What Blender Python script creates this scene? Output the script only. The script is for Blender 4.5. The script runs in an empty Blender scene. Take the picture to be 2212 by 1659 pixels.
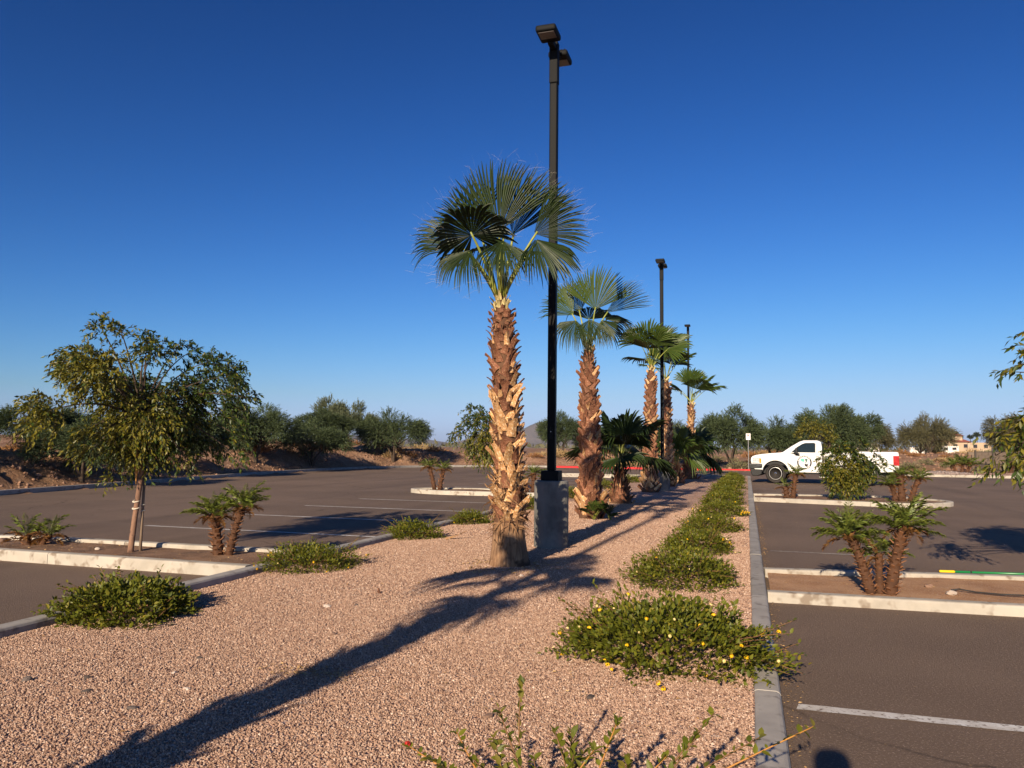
import bpy, math, random
import numpy as np
from mathutils import Vector, Matrix

S = bpy.context.scene
COL = S.collection
PI = math.pi
R = math.radians

# ---------------------------------------------------------------- camera
cam = bpy.data.cameras.new('camera')
cam.sensor_width = 36.0
cam.lens = 1661.0 / 2212.0 * 36.0
cam.clip_start = 0.05
cam.clip_end = 20000
camo = bpy.data.objects.new('camera', cam)
COL.objects.link(camo)
_r = Vector((0.95659, 0.29123, 0.01106))
_u = Vector((0.01337, -0.08177, 0.99656))
_f = Vector((-0.29113, 0.95315, 0.08212))
camo.matrix_world = Matrix(((_r.x, _u.x, -_f.x, 0.0), (_r.y, _u.y, -_f.y, 0.0), (_r.z, _u.z, -_f.z, 1.48), (0, 0, 0, 1)))
S.camera = camo
S.render.resolution_x = 1024
S.render.resolution_y = 768

# ---------------------------------------------------------------- light
SUN_EL, SHADOW_AZ = 21.3, 3.2            # the sun stands low behind the camera; shadows run along +Y
W = bpy.data.worlds.new('World')
S.world = W
W.use_nodes = True
wn, wl = W.node_tree.nodes, W.node_tree.links
wn.clear()
sky = wn.new('ShaderNodeTexSky')
sky.sky_type = 'NISHITA'
sky.sun_disc = False
sky.sun_elevation = R(SUN_EL)
sky.sun_rotation = R(180 + SHADOW_AZ)
sky.altitude = 350
sky.air_density = 1.0
sky.dust_density = 0.6
sky.ozone_density = 3.0
# the same per-channel response over the whole sky: the deep, contrasty desert blue of a phone camera
bg = wn.new('ShaderNodeBackground')
SKY_STRENGTH = 0.05
bg.inputs['Strength'].default_value = SKY_STRENGTH
wo = wn.new('ShaderNodeOutputWorld')
sepc = wn.new('ShaderNodeSeparateColor')
comb = wn.new('ShaderNodeCombineColor')
wl.new(sky.outputs[0], sepc.inputs[0])
for ch, (gain, power, top) in enumerate(((3.9, 2.24, 0.54), (2.28, 1.70, 0.82), (2.85, 1.60, 1.18))):
    sc_ = wn.new('ShaderNodeMath'); sc_.operation = 'MULTIPLY'; sc_.inputs[1].default_value = 0.0701
    pw = wn.new('ShaderNodeMath'); pw.operation = 'POWER'; pw.inputs[1].default_value = power
    gn = wn.new('ShaderNodeMath'); gn.operation = 'MULTIPLY'; gn.inputs[1].default_value = gain
    mn = wn.new('ShaderNodeMath'); mn.operation = 'DIVIDE'          # soft shoulder instead of a hard ceiling
    q1 = wn.new('ShaderNodeMath'); q1.operation = 'DIVIDE'; q1.inputs[1].default_value = top
    q2 = wn.new('ShaderNodeMath'); q2.operation = 'POWER'; q2.inputs[1].default_value = 3.0
    q3 = wn.new('ShaderNodeMath'); q3.operation = 'ADD'; q3.inputs[1].default_value = 1.0
    q4 = wn.new('ShaderNodeMath'); q4.operation = 'POWER'; q4.inputs[1].default_value = 1.0 / 3.0
    wl.new(gn.outputs[0], q1.inputs[0]); wl.new(q1.outputs[0], q2.inputs[0]); wl.new(q2.outputs[0], q3.inputs[0]); wl.new(q3.outputs[0], q4.inputs[0]); wl.new(q4.outputs[0], mn.inputs[1])
    un = wn.new('ShaderNodeMath'); un.operation = 'DIVIDE'; un.inputs[1].default_value = 0.0732
    wl.new(sepc.outputs[ch], sc_.inputs[0]); wl.new(sc_.outputs[0], pw.inputs[0]); wl.new(pw.outputs[0], gn.inputs[0])
    wl.new(gn.outputs[0], mn.inputs[0]); wl.new(mn.outputs[0], un.inputs[0]); last = un
    if ch == 1: green_out = un
    if ch == 2:                                  # the horizon band stays blue, never green
        fl_ = wn.new('ShaderNodeMath'); fl_.operation = 'MULTIPLY'; fl_.inputs[1].default_value = 1.42; wl.new(green_out.outputs[0], fl_.inputs[0])
        mx_ = wn.new('ShaderNodeMath'); mx_.operation = 'MAXIMUM'; wl.new(un.outputs[0], mx_.inputs[0]); wl.new(fl_.outputs[0], mx_.inputs[1]); last = mx_
    wl.new(last.outputs[0], comb.inputs[ch])
wl.new(comb.outputs[0], bg.inputs['Color'])
wl.new(bg.outputs[0], wo.inputs['Surface'])

sun = bpy.data.lights.new('sun', 'SUN')
sun.energy = 5.0
sun.angle = R(0.53)
sun.color = (1.0, 0.83, 0.61)
suno = bpy.data.objects.new('sun', sun)
COL.objects.link(suno)
_d = Vector((math.sin(R(SHADOW_AZ)) * math.cos(R(SUN_EL)), math.cos(R(SHADOW_AZ)) * math.cos(R(SUN_EL)), -math.sin(R(SUN_EL))))
suno.rotation_euler = _d.to_track_quat('-Z', 'Y').to_euler()
suno.location = (-3, -30, 15)
S.view_settings.view_transform = 'Standard'
S.view_settings.look = 'None'
S.view_settings.exposure = 0.55
S.view_settings.gamma = 1.0
S.view_settings.use_curve_mapping = False
try:
    S.cycles.max_bounces = 6
    S.cycles.diffuse_bounces = 2
    S.cycles.transparent_max_bounces = 6
    S.cycles.use_adaptive_sampling = True
except Exception:
    pass

# ---------------------------------------------------------------- materials
def _node(nt, t, **kw):
    n = nt.nodes.new(t)
    for k, v in kw.items():
        setattr(n, k, v)
    return n

def _mixc(nt, fac, a, b, blend='MIX'):
    m = nt.nodes.new('ShaderNodeMix')
    m.data_type = 'RGBA'
    m.blend_type = blend
    m.clamp_factor = True
    for sock, v in ((m.inputs[0], fac), (m.inputs[6], a), (m.inputs[7], b)):
        if hasattr(v, 'is_linked'):
            nt.links.new(v, sock)
        elif isinstance(v, (int, float)):
            sock.default_value = v
        else:
            sock.default_value = (v[0], v[1], v[2], 1)
    return m.outputs[2]

def _noise(nt, scale, detail=5, rough=0.6, coord='Object', stretch=None, dist=0.0):
    tc = nt.nodes.new('ShaderNodeTexCoord')
    n = nt.nodes.new('ShaderNodeTexNoise')
    n.inputs['Scale'].default_value = scale
    n.inputs['Detail'].default_value = detail
    n.inputs['Roughness'].default_value = rough
    n.inputs['Distortion'].default_value = dist
    src = tc.outputs[coord]
    if stretch:
        mp = nt.nodes.new('ShaderNodeMapping')
        mp.inputs['Scale'].default_value = stretch
        nt.links.new(src, mp.inputs[0])
        src = mp.outputs[0]
    nt.links.new(src, n.inputs['Vector'])
    return n.outputs[0]

def _ramp(nt, fac, stops):
    r = nt.nodes.new('ShaderNodeValToRGB')
    e = r.color_ramp.elements
    while len(e) < len(stops):
        e.new(0.5)
    for i, (p, c) in enumerate(stops):
        e[i].position = p
        e[i].color = (c, c, c, 1) if isinstance(c, (int, float)) else (c[0], c[1], c[2], 1)
    nt.links.new(fac, r.inputs[0])
    return r.outputs[0]

def M(name, c1, c2=None, scale=4.0, rough=0.85, bump=0.0, bscale=30.0, c3=None, scale3=0.7, island=0.0, objr=0.0,
      trans=0.0, spec=0.3, metal=0.0, stretch=None, coat=0.0, c4=None, scale4=60.0, lo=0.35, hi=0.65, bdist=0.01):
    m = bpy.data.materials.new(name)
    m.use_nodes = True
    nt = m.node_tree
    b = nt.nodes['Principled BSDF']
    out = nt.nodes['Material Output']
    b.inputs['Roughness'].default_value = rough
    b.inputs['Specular IOR Level'].default_value = spec
    b.inputs['Metallic'].default_value = metal
    b.inputs['Coat Weight'].default_value = coat
    col = None
    if c2 is not None:
        if island:
            g = nt.nodes.new('ShaderNodeNewGeometry')
            fac = g.outputs['Random Per Island']
        elif objr and scale == 0:
            fac = nt.nodes.new('ShaderNodeObjectInfo').outputs['Random']
        else:
            fac = _ramp(nt, _noise(nt, scale, stretch=stretch), [(lo, 0.0), (hi, 1.0)])
        col = _mixc(nt, fac, c1, c2)
    if c3 is not None:
        f3 = _ramp(nt, _noise(nt, scale3, detail=4), [(0.45, 0.0), (0.7, 1.0)])
        col = _mixc(nt, f3, col if col else c1, c3)
    if c4 is not None:
        f4 = _ramp(nt, _noise(nt, scale4, detail=2), [(0.56, 0.0), (0.68, 1.0)])
        col = _mixc(nt, f4, col if col else c1, c4)
    if objr:
        oi = nt.nodes.new('ShaderNodeObjectInfo')
        mr = nt.nodes.new('ShaderNodeMapRange')
        mr.inputs['To Min'].default_value = 1 - objr
        mr.inputs['To Max'].default_value = 1 + objr
        nt.links.new(oi.outputs['Random'], mr.inputs['Value'])
        h = nt.nodes.new('ShaderNodeHueSaturation')
        nt.links.new(mr.outputs[0], h.inputs['Value'])
        if col:
            nt.links.new(col, h.inputs['Color'])
        else:
            h.inputs['Color'].default_value = (*c1, 1)
        col = h.outputs[0]
    if col:
        nt.links.new(col, b.inputs['Base Color'])
    else:
        b.inputs['Base Color'].default_value = (*c1, 1)
    if bump:
        bp = nt.nodes.new('ShaderNodeBump')
        bp.inputs['Strength'].default_value = bump
        bp.inputs['Distance'].default_value = bdist
        nt.links.new(_noise(nt, bscale, detail=6, rough=0.65, stretch=stretch), bp.inputs['Height'])
        nt.links.new(bp.outputs[0], b.inputs['Normal'])
    if trans:
        tr = nt.nodes.new('ShaderNodeBsdfTranslucent')
        if col:
            nt.links.new(col, tr.inputs['Color'])
        else:
            tr.inputs['Color'].default_value = (*c1, 1)
        mx = nt.nodes.new('ShaderNodeMixShader')
        mx.inputs[0].default_value = trans
        nt.links.new(b.outputs[0], mx.inputs[1])
        nt.links.new(tr.outputs[0], mx.inputs[2])
        nt.links.new(mx.outputs[0], out.inputs['Surface'])
    return m

MT = {}
MT['asphalt'] = M('asphalt', (0.172, 0.119, 0.087), (0.215, 0.150, 0.111), scale=0.35, rough=0.93, bump=1.0, bscale=85, c3=(0.140, 0.099, 0.074), scale3=0.16, c4=(0.34, 0.25, 0.19), scale4=75, bdist=0.014, spec=0.2)
def wear(m):
    nt = m.node_tree; b = nt.nodes['Principled BSDF']; src = b.inputs['Base Color'].links[0].from_socket
    # polished and oily wheel tracks, drips, a few hairline cracks and pale dust
    tr = _ramp(nt, _noise(nt, 0.55, detail=4, stretch=(1.0, 0.09, 1)), [(0.50, 0.0), (0.68, 0.5)])
    c = _mixc(nt, tr, src, (0.105, 0.076, 0.060))
    tx = _ramp(nt, _noise(nt, 0.8, detail=4, stretch=(0.08, 1.0, 1)), [(0.52, 0.0), (0.70, 0.45)])
    c = _mixc(nt, tx, c, (0.215, 0.155, 0.116))
    oil = _ramp(nt, _noise(nt, 1.7, detail=3), [(0.69, 0.0), (0.75, 0.75)])
    c = _mixc(nt, oil, c, (0.05, 0.038, 0.032))
    tc = nt.nodes.new('ShaderNodeTexCoord'); wn_ = nt.nodes.new('ShaderNodeTexNoise'); wn_.inputs['Scale'].default_value = 1.4; wn_.inputs['Detail'].default_value = 5
    nt.links.new(tc.outputs['Object'], wn_.inputs['Vector'])
    vm = nt.nodes.new('ShaderNodeVectorMath'); vm.operation = 'MULTIPLY_ADD'; vm.inputs[1].default_value = (.55, .55, 0)
    nt.links.new(wn_.outputs['Color'], vm.inputs[0]); nt.links.new(tc.outputs['Object'], vm.inputs[2])
    vo = nt.nodes.new('ShaderNodeTexVoronoi'); vo.feature = 'DISTANCE_TO_EDGE'; vo.inputs['Scale'].default_value = 0.16
    nt.links.new(vm.outputs[0], vo.inputs['Vector'])
    ck = _ramp(nt, vo.outputs['Distance'], [(0.0, 1.0), (0.0028, 0.0)])
    mk = _ramp(nt, _noise(nt, 0.25, detail=3), [(0.48, 0.0), (0.56, 0.8)])
    mm = nt.nodes.new('ShaderNodeMath'); mm.operation = 'MULTIPLY'; nt.links.new(ck, mm.inputs[0]); nt.links.new(mk, mm.inputs[1])
    c = _mixc(nt, mm.outputs[0], c, (0.045, 0.032, 0.026))
    nt.links.new(c, b.inputs['Base Color'])
wear(MT['asphalt'])
MT['paint_white'] = M('paint_white', (0.72, 0.70, 0.67), (0.52, 0.47, 0.42), scale=7, rough=0.8, bump=0.4, bscale=120, c3=(0.45, 0.40, 0.35), scale3=2.0, c4=(0.20, 0.15, 0.12), scale4=30)
MT['paint_worn'] = M('paint_worn', (0.42, 0.37, 0.32), (0.20, 0.16, 0.135), scale=5, rough=0.85, bump=0.3, bscale=160, c4=(0.12, 0.09, 0.075), scale4=30)
MT['concrete'] = M('concrete', (0.46, 0.42, 0.36), (0.36, 0.32, 0.265), scale=3.0, rough=0.9, bump=0.35, bscale=90, c3=(0.52, 0.46, 0.385), scale3=2.3, c4=(0.25, 0.20, 0.155), scale4=7, objr=0.10, bdist=0.004)
MT['concrete_grey'] = M('concrete_grey', (0.37, 0.345, 0.315), (0.29, 0.265, 0.24), scale=2.5, rough=0.88, bump=0.3, bscale=90, c3=(0.42, 0.385, 0.345), scale3=2.7, c4=(0.22, 0.195, 0.175), scale4=8, objr=0.10, bdist=0.004)
MT['red_kerb'] = M('red_kerb', (0.62, 0.02, 0.025), (0.50, 0.015, 0.02), scale=3, rough=0.6, bump=0.2, bscale=50)
MT['soil'] = M('soil', (0.20, 0.108, 0.06), (0.31, 0.18, 0.105), scale=3.5, rough=0.95, bump=0.9, bscale=45, c3=(0.10, 0.055, 0.033), scale3=2.2, c4=(0.38, 0.26, 0.18), scale4=70, bdist=0.02)
MT['soil_red'] = M('soil_red', (0.46, 0.25, 0.125), (0.35, 0.175, 0.085), scale=3.5, rough=0.95, bump=0.9, bscale=45, c3=(0.50, 0.29, 0.16), scale3=2.2, c4=(0.60, 0.43, 0.30), scale4=70, bdist=0.02)
MT['rock'] = M('rock', (0.33, 0.20, 0.14), (0.22, 0.14, 0.10), scale=6, rough=0.9, bump=0.6, bscale=25, objr=0.25)
MT['dark_rock'] = M('dark_rock', (0.10, 0.085, 0.08), (0.16, 0.12, 0.10), scale=9, rough=0.85, bump=0.5, bscale=40, objr=0.3)
MT['pale_rock'] = M('pale_rock', (0.62, 0.52, 0.44), (0.5, 0.4, 0.33), scale=9, rough=0.85, bump=0.5, bscale=40, objr=0.3)
MT['litter'] = M('litter', (0.55, 0.36, 0.16), (0.30, 0.16, 0.07), island=1, rough=0.8)
# plants
MT['lantana'] = M('lantana', (0.165, 0.170, 0.014), (0.072, 0.092, 0.010), island=1, rough=0.5, trans=0.22, spec=0.35)
MT['lantana_yellow'] = M('lantana_yellow', (0.26, 0.21, 0.02), (0.13, 0.135, 0.02), island=1, rough=0.5, trans=0.25)
MT['lantana_young'] = M('lantana_young', (0.13, 0.14, 0.02), (0.20, 0.16, 0.03), island=1, rough=0.5, trans=0.25)
MT['flower'] = M('flower', (0.90, 0.60, 0.01), (0.85, 0.45, 0.01), island=1, rough=0.6, trans=0.15)
MT['flower_pale'] = M('flower_pale', (0.85, 0.70, 0.35), (0.8, 0.6, 0.2), island=1, rough=0.6, trans=0.15)
MT['flower_red'] = M('flower_red', (0.55, 0.04, 0.03), (0.45, 0.03, 0.02), island=1, rough=0.6)
MT['twig'] = M('twig', (0.16, 0.08, 0.04), (0.24, 0.13, 0.06), scale=12, rough=0.8)
MT['twig_gold'] = M('twig_gold', (0.50, 0.24, 0.055), (0.34, 0.15, 0.05), scale=8, rough=0.6)
MT['fan'] = M('fan', (0.016, 0.031, 0.010), (0.036, 0.056, 0.013), island=1, rough=0.42, trans=0.14, spec=0.30)
MT['fan_young'] = M('fan_young', (0.050, 0.088, 0.016), (0.080, 0.115, 0.02), island=1, rough=0.40, trans=0.2, spec=0.4)
MT['petiole'] = M('petiole', (0.30, 0.30, 0.05), (0.20, 0.24, 0.05), scale=5, rough=0.45, spec=0.4)
MT['thread'] = M('thread', (0.45, 0.40, 0.32), rough=0.8, trans=0.2)
MT['boot_tan'] = M('boot_tan', (0.60, 0.37, 0.17), (0.34, 0.135, 0.045), scale=7, rough=0.7, bump=0.5, bscale=30, objr=0.42, c4=(0.72, 0.57, 0.39), scale4=8, stretch=(3, 0.6, 3), bdist=0.006)
MT['boot_red'] = M('boot_red', (0.235, 0.098, 0.05), (0.13, 0.048, 0.028), scale=7, rough=0.72, bump=0.5, bscale=30, objr=0.30, c4=(0.36, 0.20, 0.11), scale4=9, stretch=(3, 0.6, 3), bdist=0.006)
MT['boot_cream'] = M('boot_cream', (0.66, 0.52, 0.28), (0.45, 0.36, 0.12), scale=8, rough=0.6, bump=0.3, bscale=30, objr=0.2)
MT['fibre'] = M('fibre', (0.27, 0.145, 0.07), (0.13, 0.065, 0.032), island=1, rough=0.85)
MT['palm_core'] = M('palm_core', (0.15, 0.075, 0.04), (0.09, 0.045, 0.026), scale=9, rough=0.9, bump=0.8, bscale=25, stretch=(1, 1, 0.2))
MT['palm_base'] = M('palm_base', (0.36, 0.215, 0.12), (0.165, 0.085, 0.045), scale=26, rough=0.9, bump=1.0, bscale=30, stretch=(1, 1, 0.07), c4=(0.09, 0.05, 0.03), scale4=7, bdist=0.02)
MT['date_leaf'] = M('date_leaf', (0.125, 0.185, 0.03), (0.24, 0.26, 0.045), island=1, rough=0.42, trans=0.28, spec=0.45)
MT['date_dry'] = M('date_dry', (0.38, 0.20, 0.055), (0.20, 0.085, 0.04), island=1, rough=0.6, trans=0.15)
MT['date_trunk'] = M('date_trunk', (0.06, 0.027, 0.014), (0.11, 0.05, 0.025), scale=11, rough=0.85, bump=0.7, bscale=30)
MT['date_boot'] = M('date_boot', (0.26, 0.115, 0.05), (0.12, 0.052, 0.026), island=1, objr=.35, rough=0.8)
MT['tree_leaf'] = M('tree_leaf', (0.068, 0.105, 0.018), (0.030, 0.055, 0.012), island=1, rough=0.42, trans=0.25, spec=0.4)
MT['tree_leaf_sunlit'] = M('tree_leaf_sunlit', (0.23, 0.19, 0.02), (0.105, 0.115, 0.018), island=1, rough=0.42, trans=0.28, spec=0.4)  # lit copy of the leaf colour, warmer and brighter, for sunward leaves
MT['bark'] = M('bark', (0.30, 0.17, 0.11), (0.17, 0.095, 0.065), scale=7, rough=0.9, bump=0.7, bscale=25, c4=(0.10, 0.06, 0.045), scale4=13, stretch=(1, 1, 0.5))
MT['bark_dark'] = M('bark_dark', (0.055, 0.040, 0.030), (0.09, 0.062, 0.045), scale=7, rough=0.9, bump=0.7, bscale=25)
MT['wood_raw'] = M('wood_raw', (0.70, 0.36, 0.11), (0.58, 0.27, 0.08), scale=14, rough=0.7, stretch=(1, 1, 0.1))
MT['stake'] = M('stake', (0.30, 0.22, 0.16), (0.20, 0.14, 0.10), scale=10, rough=0.85, bump=0.4, bscale=30, stretch=(1, 1, 0.15))
MT['strap'] = M('strap', (0.70, 0.62, 0.50), rough=0.7)
MT['mesquite'] = M('mesquite', (0.105, 0.135, 0.055), (0.058, 0.085, 0.038), island=1, rough=0.6, trans=0.2)
MT['mesquite_olive'] = M('mesquite_olive', (0.165, 0.150, 0.072), (0.105, 0.100, 0.050), island=1, rough=0.6, trans=0.2)
MT['paloverde'] = M('paloverde', (0.150, 0.165, 0.088), (0.10, 0.118, 0.06), island=1, rough=0.6, trans=0.2)
MT['dry_shrub'] = M('dry_shrub', (0.34, 0.17, 0.06), (0.24, 0.11, 0.045), island=1, rough=0.8, trans=0.15)
MT['sage_shrub'] = M('sage_shrub', (0.22, 0.20, 0.105), (0.15, 0.14, 0.075), island=1, rough=0.8, trans=0.15)
MT['straw_shrub'] = M('straw_shrub', (0.46, 0.33, 0.16), (0.32, 0.20, 0.09), island=1, rough=0.8, trans=0.15)
# hard things
MT['pole_metal'] = M('pole_metal', (0.007, 0.007, 0.0075), rough=0.48, spec=0.07, metal=0.0, bump=0.05, bscale=6, stretch=(1, 1, 0.05))
MT['concrete_base'] = M('concrete_base', (0.185, 0.18, 0.165), (0.11, 0.11, 0.10), scale=5, rough=0.9, bump=0.35, bscale=40, c3=(0.24, 0.228, 0.205), scale3=2.5, stretch=(1, 1, 0.35))
MT['bumper'] = M('bumper', (0.025, 0.025, 0.025), (0.06, 0.06, 0.06), scale=3, rough=0.25, spec=.5)
MT['clod'] = M('clod', (0.34, 0.205, 0.135), (0.20, 0.11, 0.07), island=1, rough=0.95)
MT['river_stone'] = M('river_stone', (0.36, 0.28, 0.25), (0.20, 0.16, 0.15), island=1, rough=0.85)
MT['fixture'] = M('fixture', (0.010, 0.010, 0.0105), rough=0.6, spec=0.10)
MT['lens'] = M('lens', (0.20, 0.17, 0.155), (0.14, 0.12, 0.11), scale=30, rough=0.4)
MT['truck_white'] = M('truck_white', (0.80, 0.79, 0.77), rough=0.25, spec=0.5, coat=0.6)
MT['truck_dark'] = M('truck_dark', (0.018, 0.018, 0.019), rough=0.55)
MT['chrome'] = M('chrome', (0.62, 0.62, 0.62), rough=0.16, metal=1.0)
MT['wheel_metal'] = M('wheel_metal', (0.55, 0.54, 0.53), rough=0.35, metal=0.25)
MT['tyre'] = M('tyre', (0.035, 0.030, 0.027), (0.05, 0.043, 0.038), scale=12, rough=0.85)
MT['glass'] = M('glass', (0.012, 0.020, 0.020), rough=0.06, spec=0.6)
MT['seat'] = M('seat', (0.05, 0.07, 0.07), rough=0.7)
MT['lamp_clear'] = M('lamp_clear', (0.72, 0.73, 0.74), (0.35, 0.36, 0.38), scale=14, rough=0.15, spec=0.6)
MT['lamp_amber'] = M('lamp_amber', (0.75, 0.28, 0.03), rough=0.25, spec=0.6)
MT['lamp_red'] = M('lamp_red', (0.30, 0.008, 0.010), (0.50, 0.02, 0.02), scale=9, rough=0.2, spec=0.6)
MT['black_print'] = M('black_print', (0.015, 0.015, 0.022), rough=0.5)
MT['teal_print'] = M('teal_print', (0.12, 0.46, 0.37), rough=0.5)
MT['mint_print'] = M('mint_print', (0.60, 0.78, 0.62), rough=0.5)
MT['green_print'] = M('green_print', (0.06, 0.13, 0.11), rough=0.5)
MT['red_print'] = M('red_print', (0.62, 0.12, 0.14), rough=0.5)
MT['sign_white'] = M('sign_white', (0.80, 0.79, 0.78), rough=0.5)
MT['galvanised'] = M('galvanised', (0.42, 0.41, 0.39), rough=0.45, metal=0.6)
MT['gate_dark'] = M('gate_dark', (0.045, 0.035, 0.03), rough=0.6)
MT['block_wall'] = M('block_wall', (0.16, 0.115, 0.085), (0.20, 0.15, 0.11), scale=5, rough=0.9)
MT['green_tube'] = M('green_tube', (0.012, 0.20, 0.055), rough=0.3, spec=0.5)
MT['yellow_grip'] = M('yellow_grip', (0.85, 0.56, 0.01), rough=0.5)
MT['hose'] = M('hose', (0.02, 0.018, 0.017), rough=0.5)
MT['stucco'] = M('stucco', (0.50, 0.37, 0.26), (0.42, 0.30, 0.20), scale=0.3, rough=0.9)
MT['stucco_white'] = M('stucco_white', (0.75, 0.70, 0.64), rough=0.9)
MT['roof_red'] = M('roof_red', (0.33, 0.10, 0.065), (0.26, 0.08, 0.055), scale=0.6, rough=0.9)
MT['far_window'] = M('far_window', (0.03, 0.03, 0.035), rough=0.2)
MT['mountain'] = M('mountain', (0.20, 0.155, 0.135), (0.14, 0.112, 0.10), scale=0.006, rough=1.0, bump=1.0, bscale=0.012, bdist=18)
MT['far_palm'] = M('far_palm', (0.035, 0.045, 0.025), (0.055, 0.06, 0.03), island=1, rough=0.7)
MT['skin'] = M('skin', (0.45, 0.26, 0.18), rough=0.55)
MT['shirt'] = M('shirt', (0.10, 0.14, 0.22), (0.08, 0.11, 0.18), scale=8, rough=0.9)
MT['trousers'] = M('trousers', (0.06, 0.06, 0.07), rough=0.9)
MT['hair'] = M('hair', (0.03, 0.02, 0.015), rough=0.6)

def gravel_material():
    m = bpy.data.materials.new('gravel_bed')
    m.use_nodes = True
    nt = m.node_tree
    b = nt.nodes['Principled BSDF']
    b.inputs['Roughness'].default_value = 0.9
    b.inputs['Specular IOR Level'].default_value = 0.2
    tc = nt.nodes.new('ShaderNodeTexCoord')
    v = nt.nodes.new('ShaderNodeTexVoronoi')
    v.inputs['Scale'].default_value = 62
    nt.links.new(tc.outputs['Object'], v.inputs['Vector'])
    sep = nt.nodes.new('ShaderNodeSeparateColor')
    nt.links.new(v.outputs['Color'], sep.inputs[0])
    c = _ramp(nt, sep.outputs[0], [(0.0, (0.27, 0.15, 0.108)), (0.3, (0.45, 0.265, 0.19)), (0.6, (0.58, 0.365, 0.268)), (0.85, (0.68, 0.475, 0.365)), (1.0, (0.80, 0.64, 0.53))])
    f = _ramp(nt, _noise(nt, 0.8, detail=4), [(0.40, 0.0), (0.72, 0.45)])
    c = _mixc(nt, f, c, (0.40, 0.22, 0.14))
    nt.links.new(c, b.inputs['Base Color'])
    bp = nt.nodes.new('ShaderNodeBump')
    bp.inputs['Strength'].default_value = 1.0
    bp.inputs['Distance'].default_value = 0.02
    bp.invert = True
    nt.links.new(v.outputs['Distance'], bp.inputs['Height'])
    nt.links.new(bp.outputs[0], b.inputs['Normal'])
    return m
MT['gravel_bed'] = gravel_material()

def pebble_material():
    m = bpy.data.materials.new('pebble')
    m.use_nodes = True
    nt = m.node_tree
    b = nt.nodes['Principled BSDF']
    b.inputs['Roughness'].default_value = 0.85
    b.inputs['Specular IOR Level'].default_value = 0.25
    oi = nt.nodes.new('ShaderNodeObjectInfo')
    c = _ramp(nt, oi.outputs['Random'], [(0.0, (0.17, 0.098, 0.070)), (0.14, (0.29, 0.175, 0.122)), (0.45, (0.39, 0.248, 0.176)), (0.75, (0.45, 0.298, 0.215)), (0.94, (0.52, 0.365, 0.275)), (1.0, (0.68, 0.54, 0.43))])
    nt.links.new(c, b.inputs['Base Color'])
    return m
MT['pebble'] = pebble_material()

def desert_material():
    m = bpy.data.materials.new('desert')
    m.use_nodes = True
    nt = m.node_tree
    b = nt.nodes['Principled BSDF']
    b.inputs['Roughness'].default_value = 0.95
    b.inputs['Specular IOR Level'].default_value = 0.1
    a = _mixc(nt, _ramp(nt, _noise(nt, 0.5, detail=8, rough=0.7), [(0.38, 0.0), (0.62, 1.0)]), (0.23, 0.125, 0.078), (0.37, 0.225, 0.15))
    a = _mixc(nt, _ramp(nt, _noise(nt, 5.0, detail=6), [(0.52, 0.0), (0.68, 1.0)]), a, (0.44, 0.30, 0.21))
    a = _mixc(nt, _ramp(nt, _noise(nt, 0.09, detail=5), [(0.5, 0.0), (0.62, 0.7)]), a, (0.30, 0.17, 0.085))
    nt.links.new(a, b.inputs['Base Color'])
    bp = nt.nodes.new('ShaderNodeBump')
    bp.inputs['Strength'].default_value = 0.9
    bp.inputs['Distance'].default_value = 0.15
    nt.links.new(_noise(nt, 6.0, detail=9, rough=0.7), bp.inputs['Height'])
    nt.links.new(bp.outputs[0], b.inputs['Normal'])
    return m
MT['desert'] = desert_material()

# ---------------------------------------------------------------- mesh helpers
def tag(o, label=None, cat=None, group=None, kind=None):
    if label: o['label'] = label
    if cat: o['category'] = cat
    if group: o['group'] = group
    if kind: o['kind'] = kind
    return o

def mesh_np(name, V, F, smooth=False):
    """uniform polygons from arrays"""
    V = np.asarray(V, dtype=np.float32).reshape(-1, 3)
    F = np.asarray(F, dtype=np.int32)
    me = bpy.data.meshes.new(name)
    n, k = F.shape
    me.vertices.add(len(V)); me.vertices.foreach_set('co', V.ravel())
    me.loops.add(n * k); me.loops.foreach_set('vertex_index', F.ravel())
    me.polygons.add(n)
    me.polygons.foreach_set('loop_start', np.arange(0, n * k, k, dtype=np.int32))
    me.polygons.foreach_set('loop_total', np.full(n, k, dtype=np.int32))
    if smooth:
        me.polygons.foreach_set('use_smooth', np.ones(n, dtype=bool))
    me.update(calc_edges=True)
    return me

def mesh_py(name, V, F, smooth=False):
    me = bpy.data.meshes.new(name)
    me.from_pydata([tuple(map(float, v)) for v in V], [], F)
    if smooth:
        for p in me.polygons: p.use_smooth = True
    me.update()
    return me

def obj(name, me, mt, parent=None, loc=None, rot=None, scale=None):
    o = bpy.data.objects.new(name, me)
    COL.objects.link(o)
    if mt is not None and me is not None and len(me.materials) == 0:
        me.materials.append(MT[mt] if isinstance(mt, str) else mt)
    if parent is not None: o.parent = parent
    if loc is not None: o.location = loc
    if rot is not None: o.rotation_euler = rot
    if scale is not None: o.scale = (scale,) * 3 if isinstance(scale, (int, float)) else scale
    return o

def thing(name, label, cat, loc=(0, 0, 0), rz=0.0, group=None, kind=None):
    o = bpy.data.objects.new(name, None)
    o.empty_display_size = 0.1
    COL.objects.link(o)
    o.location = loc
    o.rotation_euler = (0, 0, rz)
    return tag(o, label, cat, group, kind)

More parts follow.
